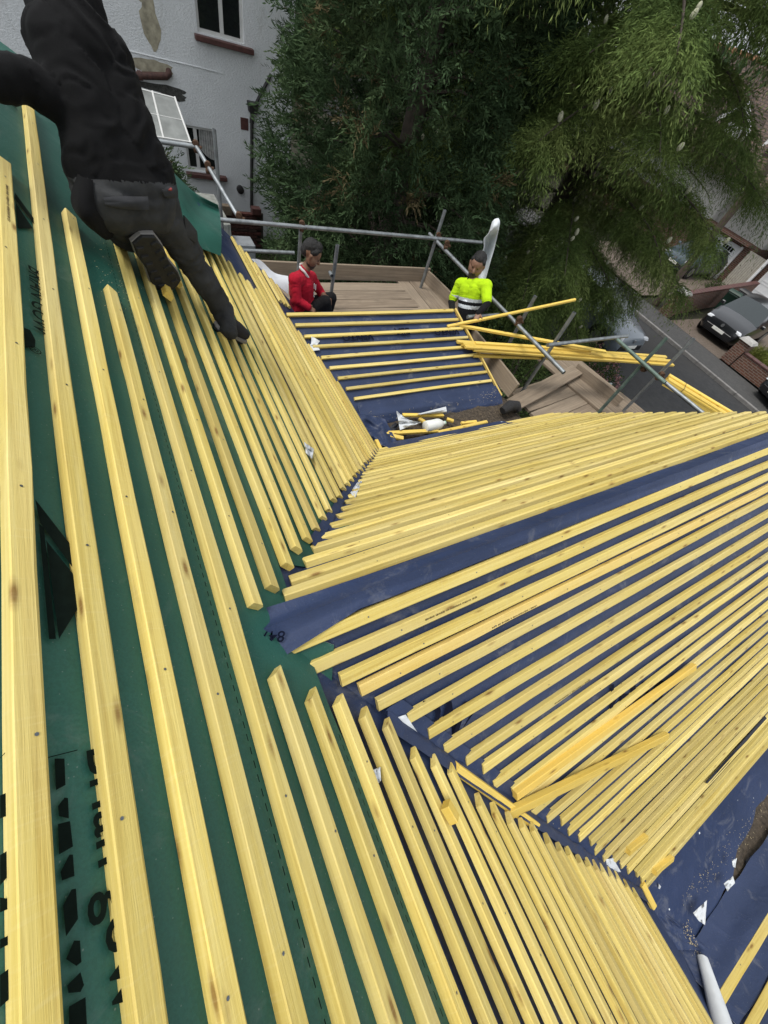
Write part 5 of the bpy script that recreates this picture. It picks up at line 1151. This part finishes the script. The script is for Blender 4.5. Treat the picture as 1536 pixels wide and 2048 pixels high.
def figure(name, prims, voxel, mats, label=None, cat=None, parent=None, wr=0.0, wk=14, smooth=4, seed=1, paint_fn=None):
    """prims: (p0, p1, r0, r1, material index) -> one continuous voxel-fused skin"""
    mb = MB()
    for (p0, p1, r0, r1, mi) in prims: cap_mesh(mb, p0, p1, r0, r1)
    o = mb.build(name + '_tmp', mats[0]); bm = bmesh.new(); bm.from_mesh(o.data); bmesh.ops.recalc_face_normals(bm, faces=bm.faces); bm.to_mesh(o.data); bm.free()
    m = o.modifiers.new('r', 'REMESH'); m.mode = 'VOXEL'; m.voxel_size = voxel; s = o.modifiers.new('s', 'SMOOTH'); s.factor = .5; s.iterations = smooth
    dg = bpy.context.evaluated_depsgraph_get(); me = bpy.data.meshes.new_from_object(o.evaluated_get(dg)); bpy.data.objects.remove(o)
    n = len(me.vertices); co = np.zeros(n * 3, np.float32); me.vertices.foreach_get('co', co); co = co.reshape(-1, 3).astype(float)
    def nearest(P):
        best = np.full(len(P), 1e9); bi = np.zeros(len(P), int); bt = np.zeros(len(P))
        for i, (p0, p1, r0, r1, mi) in enumerate(prims):
            a = np.array(p0, float); d_ = np.array(p1, float) - a; L2 = d_ @ d_ + 1e-12; t = np.clip(((P - a) @ d_) / L2, 0, 1); q = a + t[:, None] * d_; D_ = np.linalg.norm(P - q, axis=1) - (r0 + (r1 - r0) * t)
            k = D_ < best; best[k] = D_[k]; bi[k] = i; bt[k] = t[k]
        return bi, bt
    if wr > 0:
        nr = np.zeros(n * 3, np.float32); me.vertices.foreach_get('normal', nr); nr = nr.reshape(-1, 3); bi, _ = nearest(co); soft = np.array([1.0 if prims[i][4] in (0, 1) else 0.12 for i in bi])
        def fold(k):
            i = bi[k]; p0, p1 = np.array(prims[i][0], float), np.array(prims[i][1], float); ax_ = p1 - p0; Ln = np.linalg.norm(ax_); ax_ = ax_ / Ln if Ln > 1e-5 else np.array([0, 0, 1.]); q = co[k]; u = float((q - p0) @ ax_)
            wv = Vector(q * 4.0 + seed); w_ = mnoise.noise(wv) * .10 + mnoise.noise(wv * 2.7) * .035; v = Vector((u * wk + w_ * wk * 2.2, q[0] * 3.2 + i, q[2] * 3.2 + q[1] * 2.0))
            a_ = mnoise.noise(v); b_ = mnoise.noise(v * 2.1 + Vector((3, 1, 7))); return (1 - abs(a_) * 2.2) * .75 + (1 - abs(b_) * 2.2) * .35 - .5
        dd = np.array([fold(k) for k in range(n)]); co = co + nr * (dd * wr * soft)[:, None]; me.vertices.foreach_set('co', co.astype(np.float32).ravel())
    me.materials.clear(); [me.materials.append(x) for x in mats]
    fc = np.zeros(len(me.polygons) * 3, np.float32); me.polygons.foreach_get('center', fc); fc = fc.reshape(-1, 3).astype(float); bi, bt = nearest(fc); mi = np.array([prims[i][4] for i in bi])
    if paint_fn is not None: mi = paint_fn(fc, bi, bt, mi)
    me.polygons.foreach_set('material_index', mi.astype(np.int32)); me.polygons.foreach_set('use_smooth', np.ones(len(me.polygons), bool)); me.update(); me.name = name
    q = bpy.data.objects.new(name, me); COL.objects.link(q); place(q, None, parent); return tag(q, label, cat)
M_SKIN = simple('brown_skin', (.20, .105, .065), .55, var=.12, scale=40); M_BEARD = simple('dark_stubble', (.035, .022, .018), .8, var=.3, scale=80); M_HAIR = simple('black_hair', (.008, .007, .007), .6, var=.4, scale=120, bump=.6)
def cloth(name, col, var=.14, sc=18, rough=.9):
    t = NT(name); v = t.coord(); c = t.ramp(t.noise(v, sc, 6, .65), [(.3, tuple(x * (1 - var) for x in col)), (.7, tuple(x * (1 + var) for x in col))]); t.bump(t.noise(v, 260, 2), .2, .003); t.b.inputs['Sheen Weight'].default_value = .02; return t.done(c, rough, 0, .15)
M_JACK = cloth('black_sweatshirt', (.0045, .0045, .005)); M_TROU = cloth('charcoal_work_trousers', (.036, .037, .038), .4, 9); M_RED = cloth('red_jersey', (.36, .010, .026)); M_BLK = cloth('black_cloth', (.010, .010, .011)); M_HV = cloth('fluorescent_yellow_shirt', (.42, .66, .012), .12); M_WCL = cloth('white_collar', (.62, .60, .60)); M_SILV = simple('silver_reflective_tape', (.62, .66, .70), .4, .1, var=.06)
M_SOLE = simple('black_rubber_sole', (.010, .010, .010), .75, var=.3, scale=60); M_SUEDE = cloth('dark_grey_boot', (.022, .022, .026)); M_MID = simple('grey_boot_midsole', (.20, .19, .18), .7)
V3 = lambda p: Vector(p)
# --- the near worker in black, kneeling up the slope
J = dict(hipR=at_r(300, 402, 2.14), kneeR=at_r(380, 515, 2.33), ankR=at_r(446, 622, 2.50), hipL=at_r(216, 398, 2.07), kneeL=main_px(258, 462, .09), ankL=at_r(290, 470, 2.20),
         pel=at_r(254, 372, 2.12), waist=at_r(238, 318, 2.12), rib=at_r(206, 225, 2.16), chest=at_r(166, 110, 2.22), neck=at_r(132, 5, 2.30), head=at_r(110, -110, 2.38))
side_ = np.array(J['hipR']) - np.array(J['hipL']); side_ /= np.linalg.norm(side_)
def sh(p, k): return np.array(p) + side_ * k
heel = np.array(main_px(462, 668, .05))
P1 = [(J['hipL'], J['hipR'], .108, .105, 1), (sh(J['pel'], -.055), sh(J['pel'], .05), .125, .12, 1),
      (J['hipR'], J['kneeR'], .090, .066, 1), (J['kneeR'], J['ankR'], .064, .054, 1), (J['ankR'], heel * .75 + np.array(J['ankR']) * .25, .058, .054, 1),
      (J['hipL'], J['kneeL'], .10, .08, 1), (J['kneeL'], J['ankL'], .08, .058, 1),
      (sh(J['waist'], -.075), sh(J['waist'], .075), .105, .105, 0), (sh(J['waist'], -.055), sh(J['rib'], -.055), .108, .108, 0), (sh(J['waist'], .055), sh(J['rib'], .055), .108, .108, 0), (sh(J['rib'], -.055), sh(J['chest'], -.05), .108, .098, 0), (sh(J['rib'], .055), sh(J['chest'], .05), .108, .098, 0),
      (sh(J['chest'], -.06), sh(J['chest'], .06), .095, .095, 0), (J['chest'], J['neck'], .12, .11, 0), (J['neck'], J['head'], .065, .07, 2),
      (sh(J['rib'], -.10), at_r(60, 165, 2.08), .07, .056, 0), (at_r(60, 165, 2.08), at_r(-60, 150, 2.02), .056, .046, 0), (sh(J['chest'], .10), at_r(160, 60, 2.6), .06, .055, 0), (at_r(160, 60, 2.6), at_r(110, 150, 2.75), .055, .05, 0)]
# ribbed hem of the sweatshirt
hemc = np.array(at_r(246, 350, 2.12)); P1 += [(hemc - side_ * .085, hemc + side_ * .085, .104, .104, 0)]
hem_ax = np.array(J['waist']) - np.array(J['pel']); hem_ax /= np.linalg.norm(hem_ax)
def w1_paint(fc, bi, bt, mi):
    out = mi.copy(); k = (mi < 2) & ~np.isin(bi, [2, 3, 4, 5, 6]); t = (fc - np.array(at_r(246, 362, 2.1))) @ hem_ax + .012 * ((fc - J['pel']) @ side_); out[k] = np.where(t[k] > 0, 0, 1); return out
w1 = figure('person', P1, .009, [M_JACK, M_TROU, M_SKIN], 'worker in black sweatshirt and charcoal work trousers kneeling on the green slope', 'person', wr=.013, wk=11, smooth=4, seed=2, paint_fn=w1_paint)
# head (out of the picture) carries hair; trouser details
hd = np.array(J['head']); figure('hair', [(hd, hd + np.array([0, .02, .05]), .10, .095, 0)], .02, [M_HAIR], parent=w1)
def decal(name, px, mat, grow=.006, n=8, r=None, th=.006):
    """a cloth piece lying on the trousers: four pixel corners at radius r (per corner)"""
    rows = []; c = [np.array(p, float) for p in px]
    for i in range(n + 1):
        row = []
        for j in range(n + 1):
            a, b = i / n, j / n; q = (c[0] * (1 - a) + c[1] * a) * (1 - b) + (c[3] * (1 - a) + c[2] * a) * b; row.append(at_r(q[0], q[1], q[2] - .012 * sin(pi * a) * sin(pi * b) + .004 * wob(a * 4, b * 3, 1, 3)))
        rows.append(row)
    return strip(name, rows, mat, w1, th, mats=[mat, mat], up=False)
M_POCK = cloth('grey_pocket_flap', (.036, .037, .040), .2)
decal('pocket_flap', [(206, 396, 1.955), (296, 395, 1.985), (297, 418, 1.985), (212, 412, 1.955)], M_POCK); decal('pocket_flap', [(323, 380, 2.02), (352, 370, 2.06), (354, 394, 2.07), (330, 394, 2.03)], M_POCK)
decal('pocket_tag', [(337, 378, 2.012), (343, 376, 2.02), (344, 380, 2.02), (338, 382, 2.012)], simple('red_label', (.22, .03, .03), .7), n=2, th=.002); None
decal('cargo_pocket', [(366, 430, 2.16), (392, 462, 2.22), (394, 488, 2.24), (372, 470, 2.18)], M_TROU); 
hp = sheet_pts('tool_pouch', [[at_r(162, 352, 2.0), at_r(172, 360, 1.98), at_r(184, 362, 1.98)], [at_r(148, 398, 2.0), at_r(166, 408, 1.94), at_r(184, 404, 1.96)], [at_r(162, 430, 2.0), at_r(178, 444, 1.95), at_r(196, 430, 1.97)], [at_r(205, 470, 2.1), at_r(215, 474, 2.08), at_r(226, 462, 2.1)]], [M_JACK, M_JACK], parent=w1, thick=.01)
# boots: left one sole up, right one planted
hl = np.array(at_r(280, 466, 2.04)); tl = np.array(main_px(340, 574, .045)); ax = Vector(tl - hl); L = ax.length; view = Vector(-(hl + tl) / 2).normalized(); Mb = frame(hl, ax, view)
def sole_outline(L, k=1.0):
    pts = [(.0, .0), (.02, .030), (.08, .036), (.16, .033), (.24, .042), (.29, .040), (.315, .022), (.325, 0)]; pts = [(x * L / .325, y * k) for x, y in pts]; return pts + [(x, -y) for x, y in pts[-2:0:-1]]
def slab(outl, z0, z1, mat, name, parent, M, bev=.004):
    n = len(outl); V = [(x, y, z0) for x, y in outl] + [(x, y, z1 - bev) for x, y in outl] + [(x * .985 + .002, y * .92, z1) for x, y in outl]; F = [tuple(range(n))[::-1], tuple(range(2 * n, 3 * n))]
    for r_ in range(2): F += [(r_ * n + i, r_ * n + (i + 1) % n, (r_ + 1) * n + (i + 1) % n, (r_ + 1) * n + i) for i in range(n)]
    o = mesh(name, V, F, mat, parent, M); bm = bmesh.new(); bm.from_mesh(o.data); bmesh.ops.recalc_face_normals(bm, faces=bm.faces); bm.to_mesh(o.data); bm.free(); return o
def boot(M, L, parent, upper_dir=-1, shaft=True):
    up = figure('boot', ([((.045, 0, upper_dir * .05), (.06, 0, upper_dir * .13), .046, .05, 0)] if shaft else []) + [((.05, 0, upper_dir * .045), (L * .55, 0, upper_dir * .04), .042, .040, 0), ((L * .55, 0, upper_dir * .038), (L * .88, 0, upper_dir * .03), .042, .032, 0)], .007, [M_SUEDE], parent=None, smooth=5)
    up.parent = parent; up.matrix_parent_inverse = wm(parent).inverted(); up.matrix_basis = M; WM[up.name] = M
    s0 = slab(sole_outline(L, 1.12), -.012, .006, M_MID, 'midsole', up, M); s1 = slab(sole_outline(L, 1.05), .006, .018, M_SOLE, 'outsole', up, M)
    for i in range(6):
        for s_ in (-1, 1): m = MB(); m.box((L * (.14 + .14 * i), s_ * .022, .021), (.016, .022, .008), 0, Matrix.Rotation(s_ * .3, 3, 'Z'), .85, .001); m.build('tread_lug', M_SOLE, up, M)
    return up
boot(Mb @ Matrix.Scale(1.38, 4, (0, 1, 0)), L, w1, -1)
hb = np.array(main_px(432, 652, .022)); te = np.array(main_px(488, 678, .022)); MbR = frame(hb, te - hb, NM) @ Matrix.Rotation(pi, 4, 'X'); boot(MbR, float(np.linalg.norm(te - hb)), w1, -1, False)
# --- seated man in red
def hand(prims, w, d, up, mi, curl=.5, k=1.0):
    """palm and five fingers: w wrist point, d finger direction, up back-of-hand normal"""
    d = Vector(d).normalized(); up = Vector(up); up = (up - d * up.dot(d)).normalized(); s = d.cross(up); w = Vector(w); c = w + d * .05 * k
    for a in (-.022, 0, .022): prims.append((w + s * a * .7 * k, c + s * a * k + d * .035 * k, .015 * k, .014 * k, mi))
    for a, l in ((-.032, .060), (-.011, .074), (.011, .078), (.032, .068)):
        b0 = c + s * a * k + d * .038 * k; b1 = b0 + (d * cos(curl) - up * sin(curl)) * l * .5 * k; b2 = b1 + (d * cos(curl * 2.2) - up * sin(curl * 2.2)) * l * .5 * k; prims += [(b0, b1, .0095 * k, .009 * k, mi), (b1, b2, .009 * k, .0075 * k, mi)]
    t0 = w + d * .02 * k - s * .028 * k; t1 = t0 + (d * .6 - s * .8 - up * .3).normalized() * .045 * k; prims += [(t0, t1, .012 * k, .011 * k, mi), (t1, t1 + (d * .9 - up * .5).normalized() * .032 * k, .011 * k, .009 * k, mi)]
def head(prims, c, fwd, up, s=1.0, skin=2, beard=3):
    f_ = Vector(fwd).normalized(); u = Vector(up); u = (u - f_ * u.dot(f_)).normalized(); l = u.cross(f_); c = Vector(c); P_ = lambda a, b, d_: c + (f_ * a + l * b + u * d_) * s
    prims += [(P_(-.02, 0, .045), P_(.012, 0, .04), .086 * s, .08 * s, skin), (P_(.02, -.02, -.02), P_(.02, .02, -.02), .066 * s, .066 * s, skin), (P_(.045, -.016, -.078), P_(.045, .016, -.078), .040 * s, .040 * s, beard), (P_(.01, -.045, -.06), P_(.05, -.025, -.085), .026 * s, .026 * s, beard), (P_(.01, .045, -.06), P_(.05, .025, -.085), .026 * s, .026 * s, beard),
              (P_(.085, 0, .012), P_(.102, 0, -.022), .011 * s, .017 * s, skin), (P_(.074, -.03, .03), P_(.074, .03, .03), .016 * s, .016 * s, skin), (P_(.078, -.02, -.052), P_(.078, .02, -.052), .012 * s, .012 * s, beard), (P_(-.005, .078, -.005), P_(-.008, .083, .025), .016 * s, .018 * s, skin), (P_(-.005, -.078, -.005), P_(-.008, -.083, .025), .016 * s, .018 * s, skin)]
    return P_, f_, u, l
def hair(P_, s, parent, seed, flat=0.0):
    pr = [(P_(-.035, 0, .075), P_(.018, 0, .10 - flat), .084 * s, .060 * s, 0), (P_(-.06, 0, .02), P_(-.055, 0, .06), .066 * s, .07 * s, 0), (P_(-.01, .062, .05), P_(.02, .06, .075), .03 * s, .03 * s, 0), (P_(-.01, -.062, .05), P_(.02, -.06, .075), .03 * s, .03 * s, 0)]
    rg = random.Random(seed)
    for i in range(46):
        a = rg.uniform(0, 2 * pi); r_ = rg.uniform(.0, .07); b = P_(r_ * cos(a) - .005, r_ * sin(a), .125 - 6 * r_ * r_ - flat); pr.append((b, b + Vector((rg.uniform(-.02, .02), rg.uniform(-.02, .02), rg.uniform(.01, .03))), .016 * s, .008 * s, 0))
    return figure('hair', pr, .007, [M_HAIR], parent=parent, smooth=2)
def eyes(P_, s, parent):
    for b in (-.031, .031): m = MB(); m.lathe(tuple(P_(.081, b, .012)), [(.002, -.006), (.0075, -.003), (.0075, .003), (.002, .006)], 8); smooth_obj(m.build('eye', M_HAIR, parent))
ry = 4.5
hc = at_y(622, 511, ry); pel = np.array(at_y(604, 618, ry)); chs = np.array(at_y(603, 570, ry)); nk = np.array(at_y(609, 540, ry)); sN = np.array(at_y(590, 560, 4.36)); sF = np.array(at_y(622, 556, 4.64)); 
P2 = []; PH, hf, hu, hl_ = head(P2, hc, (.80, -.34, -.38), (.25, -.05, 1), 1.08)
eN = np.array(at_y(594, 600, 4.28)); wN = np.array(at_y(616, 614, 4.22)); eF = np.array(at_y(641, 584, 4.62)); wF = np.array(at_y(650, 594, 4.50))
kN = np.array(at_y(650, 604, 4.32)); kF = np.array(at_y(662, 596, 4.62)); foot = np.array([kN[0] + .12, kN[1] - .02, ZP + .10])
P2 += [(nk, hc - np.array([0, 0, .06]), .055, .052, 2), (pel, chs, .145, .15, 0), (chs, (sN + sF) / 2 + np.array([0, 0, -.02]), .14, .11, 0), (sN, sF, .078, .078, 0), (nk - np.array([0, 0, .05]), nk, .075, .06, 0),
       (sN, eN, .068, .055, 0), (eN, wN, .055, .042, 0), (sF, eF, .066, .052, 0), (eF, eF + (wF - eF) * .4, .050, .044, 0), (eF + (wF - eF) * .3, wF, .040, .032, 2),
       (pel + np.array([0, -.09, -.04]), kN, .105, .075, 1), (pel + np.array([0, .09, -.04]), kF, .105, .075, 1), (kN, foot, .075, .055, 1), (kF, foot + np.array([.05, .28, 0]), .075, .055, 1), (pel + np.array([-.02, -.07, -.06]), pel + np.array([-.02, .07, -.06]), .13, .13, 1), (foot, foot + np.array([.16, -.02, -.04]), .05, .042, 1), (foot + np.array([.05, .28, 0]), foot + np.array([.2, .28, -.04]), .05, .042, 1)]
hand(P2, wN, (.75, -.2, -.45), (.2, -.5, .8), 2, .7); hand(P2, wF, (.8, -.2, -.4), (.2, -.3, .9), 2, .8)
w2_ = figure('person', P2, .0068, [M_RED, M_BLK, M_SKIN, M_BEARD], 'bearded man in a red long-sleeved shirt sitting on the scaffold boards', 'person', wr=.006, wk=16, seed=5)
hair(PH, 1.08, w2_, 3); eyes(PH, 1.08, w2_)
m = MB(); rr_ = [Vector(nk) + (hf * cos(a) * .9 + hl_ * sin(a)) * (.072 if abs(a) > .5 else .082) + Vector((0, 0, .012 - .055 * max(0, cos(a)))) for a in [(-2.9 + 5.8 * i / 20) for i in range(21)]]
m.tube(rr_, [.006] + [.014] * 19 + [.006], 8); smooth_obj(m.build('collar', M_WCL, w2_))
# white chest print on the red shirt: short soft strokes
def chest_strokes(parent, c, r_, u, n_, mat, seed):
    rg = random.Random(seed); m = MB(); r_ = Vector(r_).normalized(); u = Vector(u).normalized(); n_ = Vector(n_).normalized()
    for (x, y, w, h) in ((-.05, .02, .016, .06), (-.025, .03, .014, .07), (0, .03, .016, .055), (.022, .025, .014, .06), (-.06, -.03, .012, .03), (-.035, -.035, .014, .035), (-.01, -.045, .03, .018), (.015, -.05, .022, .022), (-.015, -.075, .04, .016), (.02, -.08, .02, .02)):
        p = Vector(c) + r_ * x + u * y; m.tube([p - u * h / 2 + r_ * .006, p + u * h / 2 - r_ * .004], w * .38, 6)
    return tag(m.build('shirt_print', mat, parent), kind='stuff')
chest_strokes(w2_, chs + np.array([.125, -.075, .0]), (.55, -.8, 0), (.1, 0, 1), (.8, -.6, .1), M_WCL, 2)
# --- man in the fluorescent shirt
hx = 3.95; A_ = lambda x, y, X=hx: np.array(at_x(x, y, X))
hc = A_(953, 533); nk = A_(948, 560); chs = A_(945, 580); wst = A_(938, 612); hip = A_(934, 640); sL = A_(921, 569, 3.88); sR = A_(972, 572, 4.0)
P3_ = []; PH3, hf3, hu3, hl3 = head(P3_, hc, (-.70, -.60, -.10), (0, 0, 1), 1.10)
eL = A_(903, 603, 3.82); wL = A_(906, 628, 3.66); eR = A_(974, 608, 3.95); wR = A_(957, 626, 3.82)
fl_ = np.array([hip[0] + .05, hip[1] + .12, -3.28]); fr_ = np.array([hip[0] + .1, hip[1] - .14, -3.28])
P3_ += [(nk, hc - np.array([0, 0, .06]), .056, .054, 2), (sL, sR, .082, .082, 0), (chs - (sR - sL) * .16, wst - (sR - sL) * .12, .125, .115, 0), (chs + (sR - sL) * .16, wst + (sR - sL) * .12, .125, .115, 0), (wst, hip, .14, .14, 1), (sL, sL + (eL - sL) * .75, .072, .066, 0), (sR, sR + (eR - sR) * .75, .072, .066, 0), (sL + (eL - sL) * .5, eL, .052, .046, 1), (eL, wL, .046, .036, 1), (sR + (eR - sR) * .5, eR, .052, .046, 1), (eR, wR, .046, .036, 1),
        (hip + (fl_ - hip) * .05, (hip + fl_) / 2, .105, .075, 1), ((hip + fl_) / 2, fl_, .075, .05, 1), (hip + (fr_ - hip) * .05, (hip + fr_) / 2, .105, .075, 1), ((hip + fr_) / 2, fr_, .075, .05, 1), (fl_, fl_ + np.array([-.14, -.1, -.02]), .05, .042, 1), (fr_, fr_ + np.array([-.14, -.1, -.02]), .05, .042, 1)]
hand(P3_, wL, (-.1, -.8, -.4), (-.3, .3, .9), 2, .8); hand(P3_, wR, (-.5, -.55, -.5), (-.5, -.1, .8), 2, 1.0)
axv = wst - nk; axl = np.linalg.norm(axv); axv = axv / axl
def hv_paint(fc, bi, bt, mi):
    t = ((fc - nk) @ axv) / axl; torso = np.isin(bi, [i for i, p in enumerate(P3_) if p[4] == 0]) | ((mi == 1) & (np.linalg.norm((fc - nk) - ((fc - nk) @ axv)[:, None] * axv, axis=1) < .19) & (t < 1.2))
    sl = (np.minimum(np.linalg.norm(fc - eL, axis=1), np.linalg.norm(fc - eR, axis=1)) < .10); torso &= ~sl & (mi < 2); out = mi.copy()
    for a, b, k in ((.66, .79, 4), (.79, .92, 1), (.92, 1.06, 4), (1.06, 9, 1)): out[torso & (t >= a) & (t < b)] = k
    return out
w3_ = figure('person', P3_, .0068, [M_HV, M_BLK, M_SKIN, M_BEARD, M_SILV], 'bearded man in a fluorescent yellow shirt with silver bands holding a batten', 'person', wr=.005, wk=16, seed=9, paint_fn=hv_paint)
hair(PH3, 1.10, w3_, 8, .01); eyes(PH3, 1.10, w3_)
m = MB(); rr_ = [Vector(nk) + (hf3 * cos(a) + hl3 * sin(a)) * .078 + Vector((0, 0, .0 - .05 * max(0, cos(a)))) for a in [(-2.9 + 5.8 * i / 20) for i in range(21)]]; m.tube(rr_, [.006] + [.014] * 19 + [.006], 8); smooth_obj(m.build('collar', M_BLK, w3_))
gp = (np.array(wL) + np.array([-.02, -.08, -.05])); gb = np.array(wR) + np.array([-.05, -.07, -.065]); dv = np.array(at_x(1115, 608, 5.0)) - gb; dv /= np.linalg.norm(dv)
loose(gb - dv * .42, gb + dv * 1.55, (0, 0, 1), 'single yellow batten gripped by the man in the yellow shirt', w=.032)
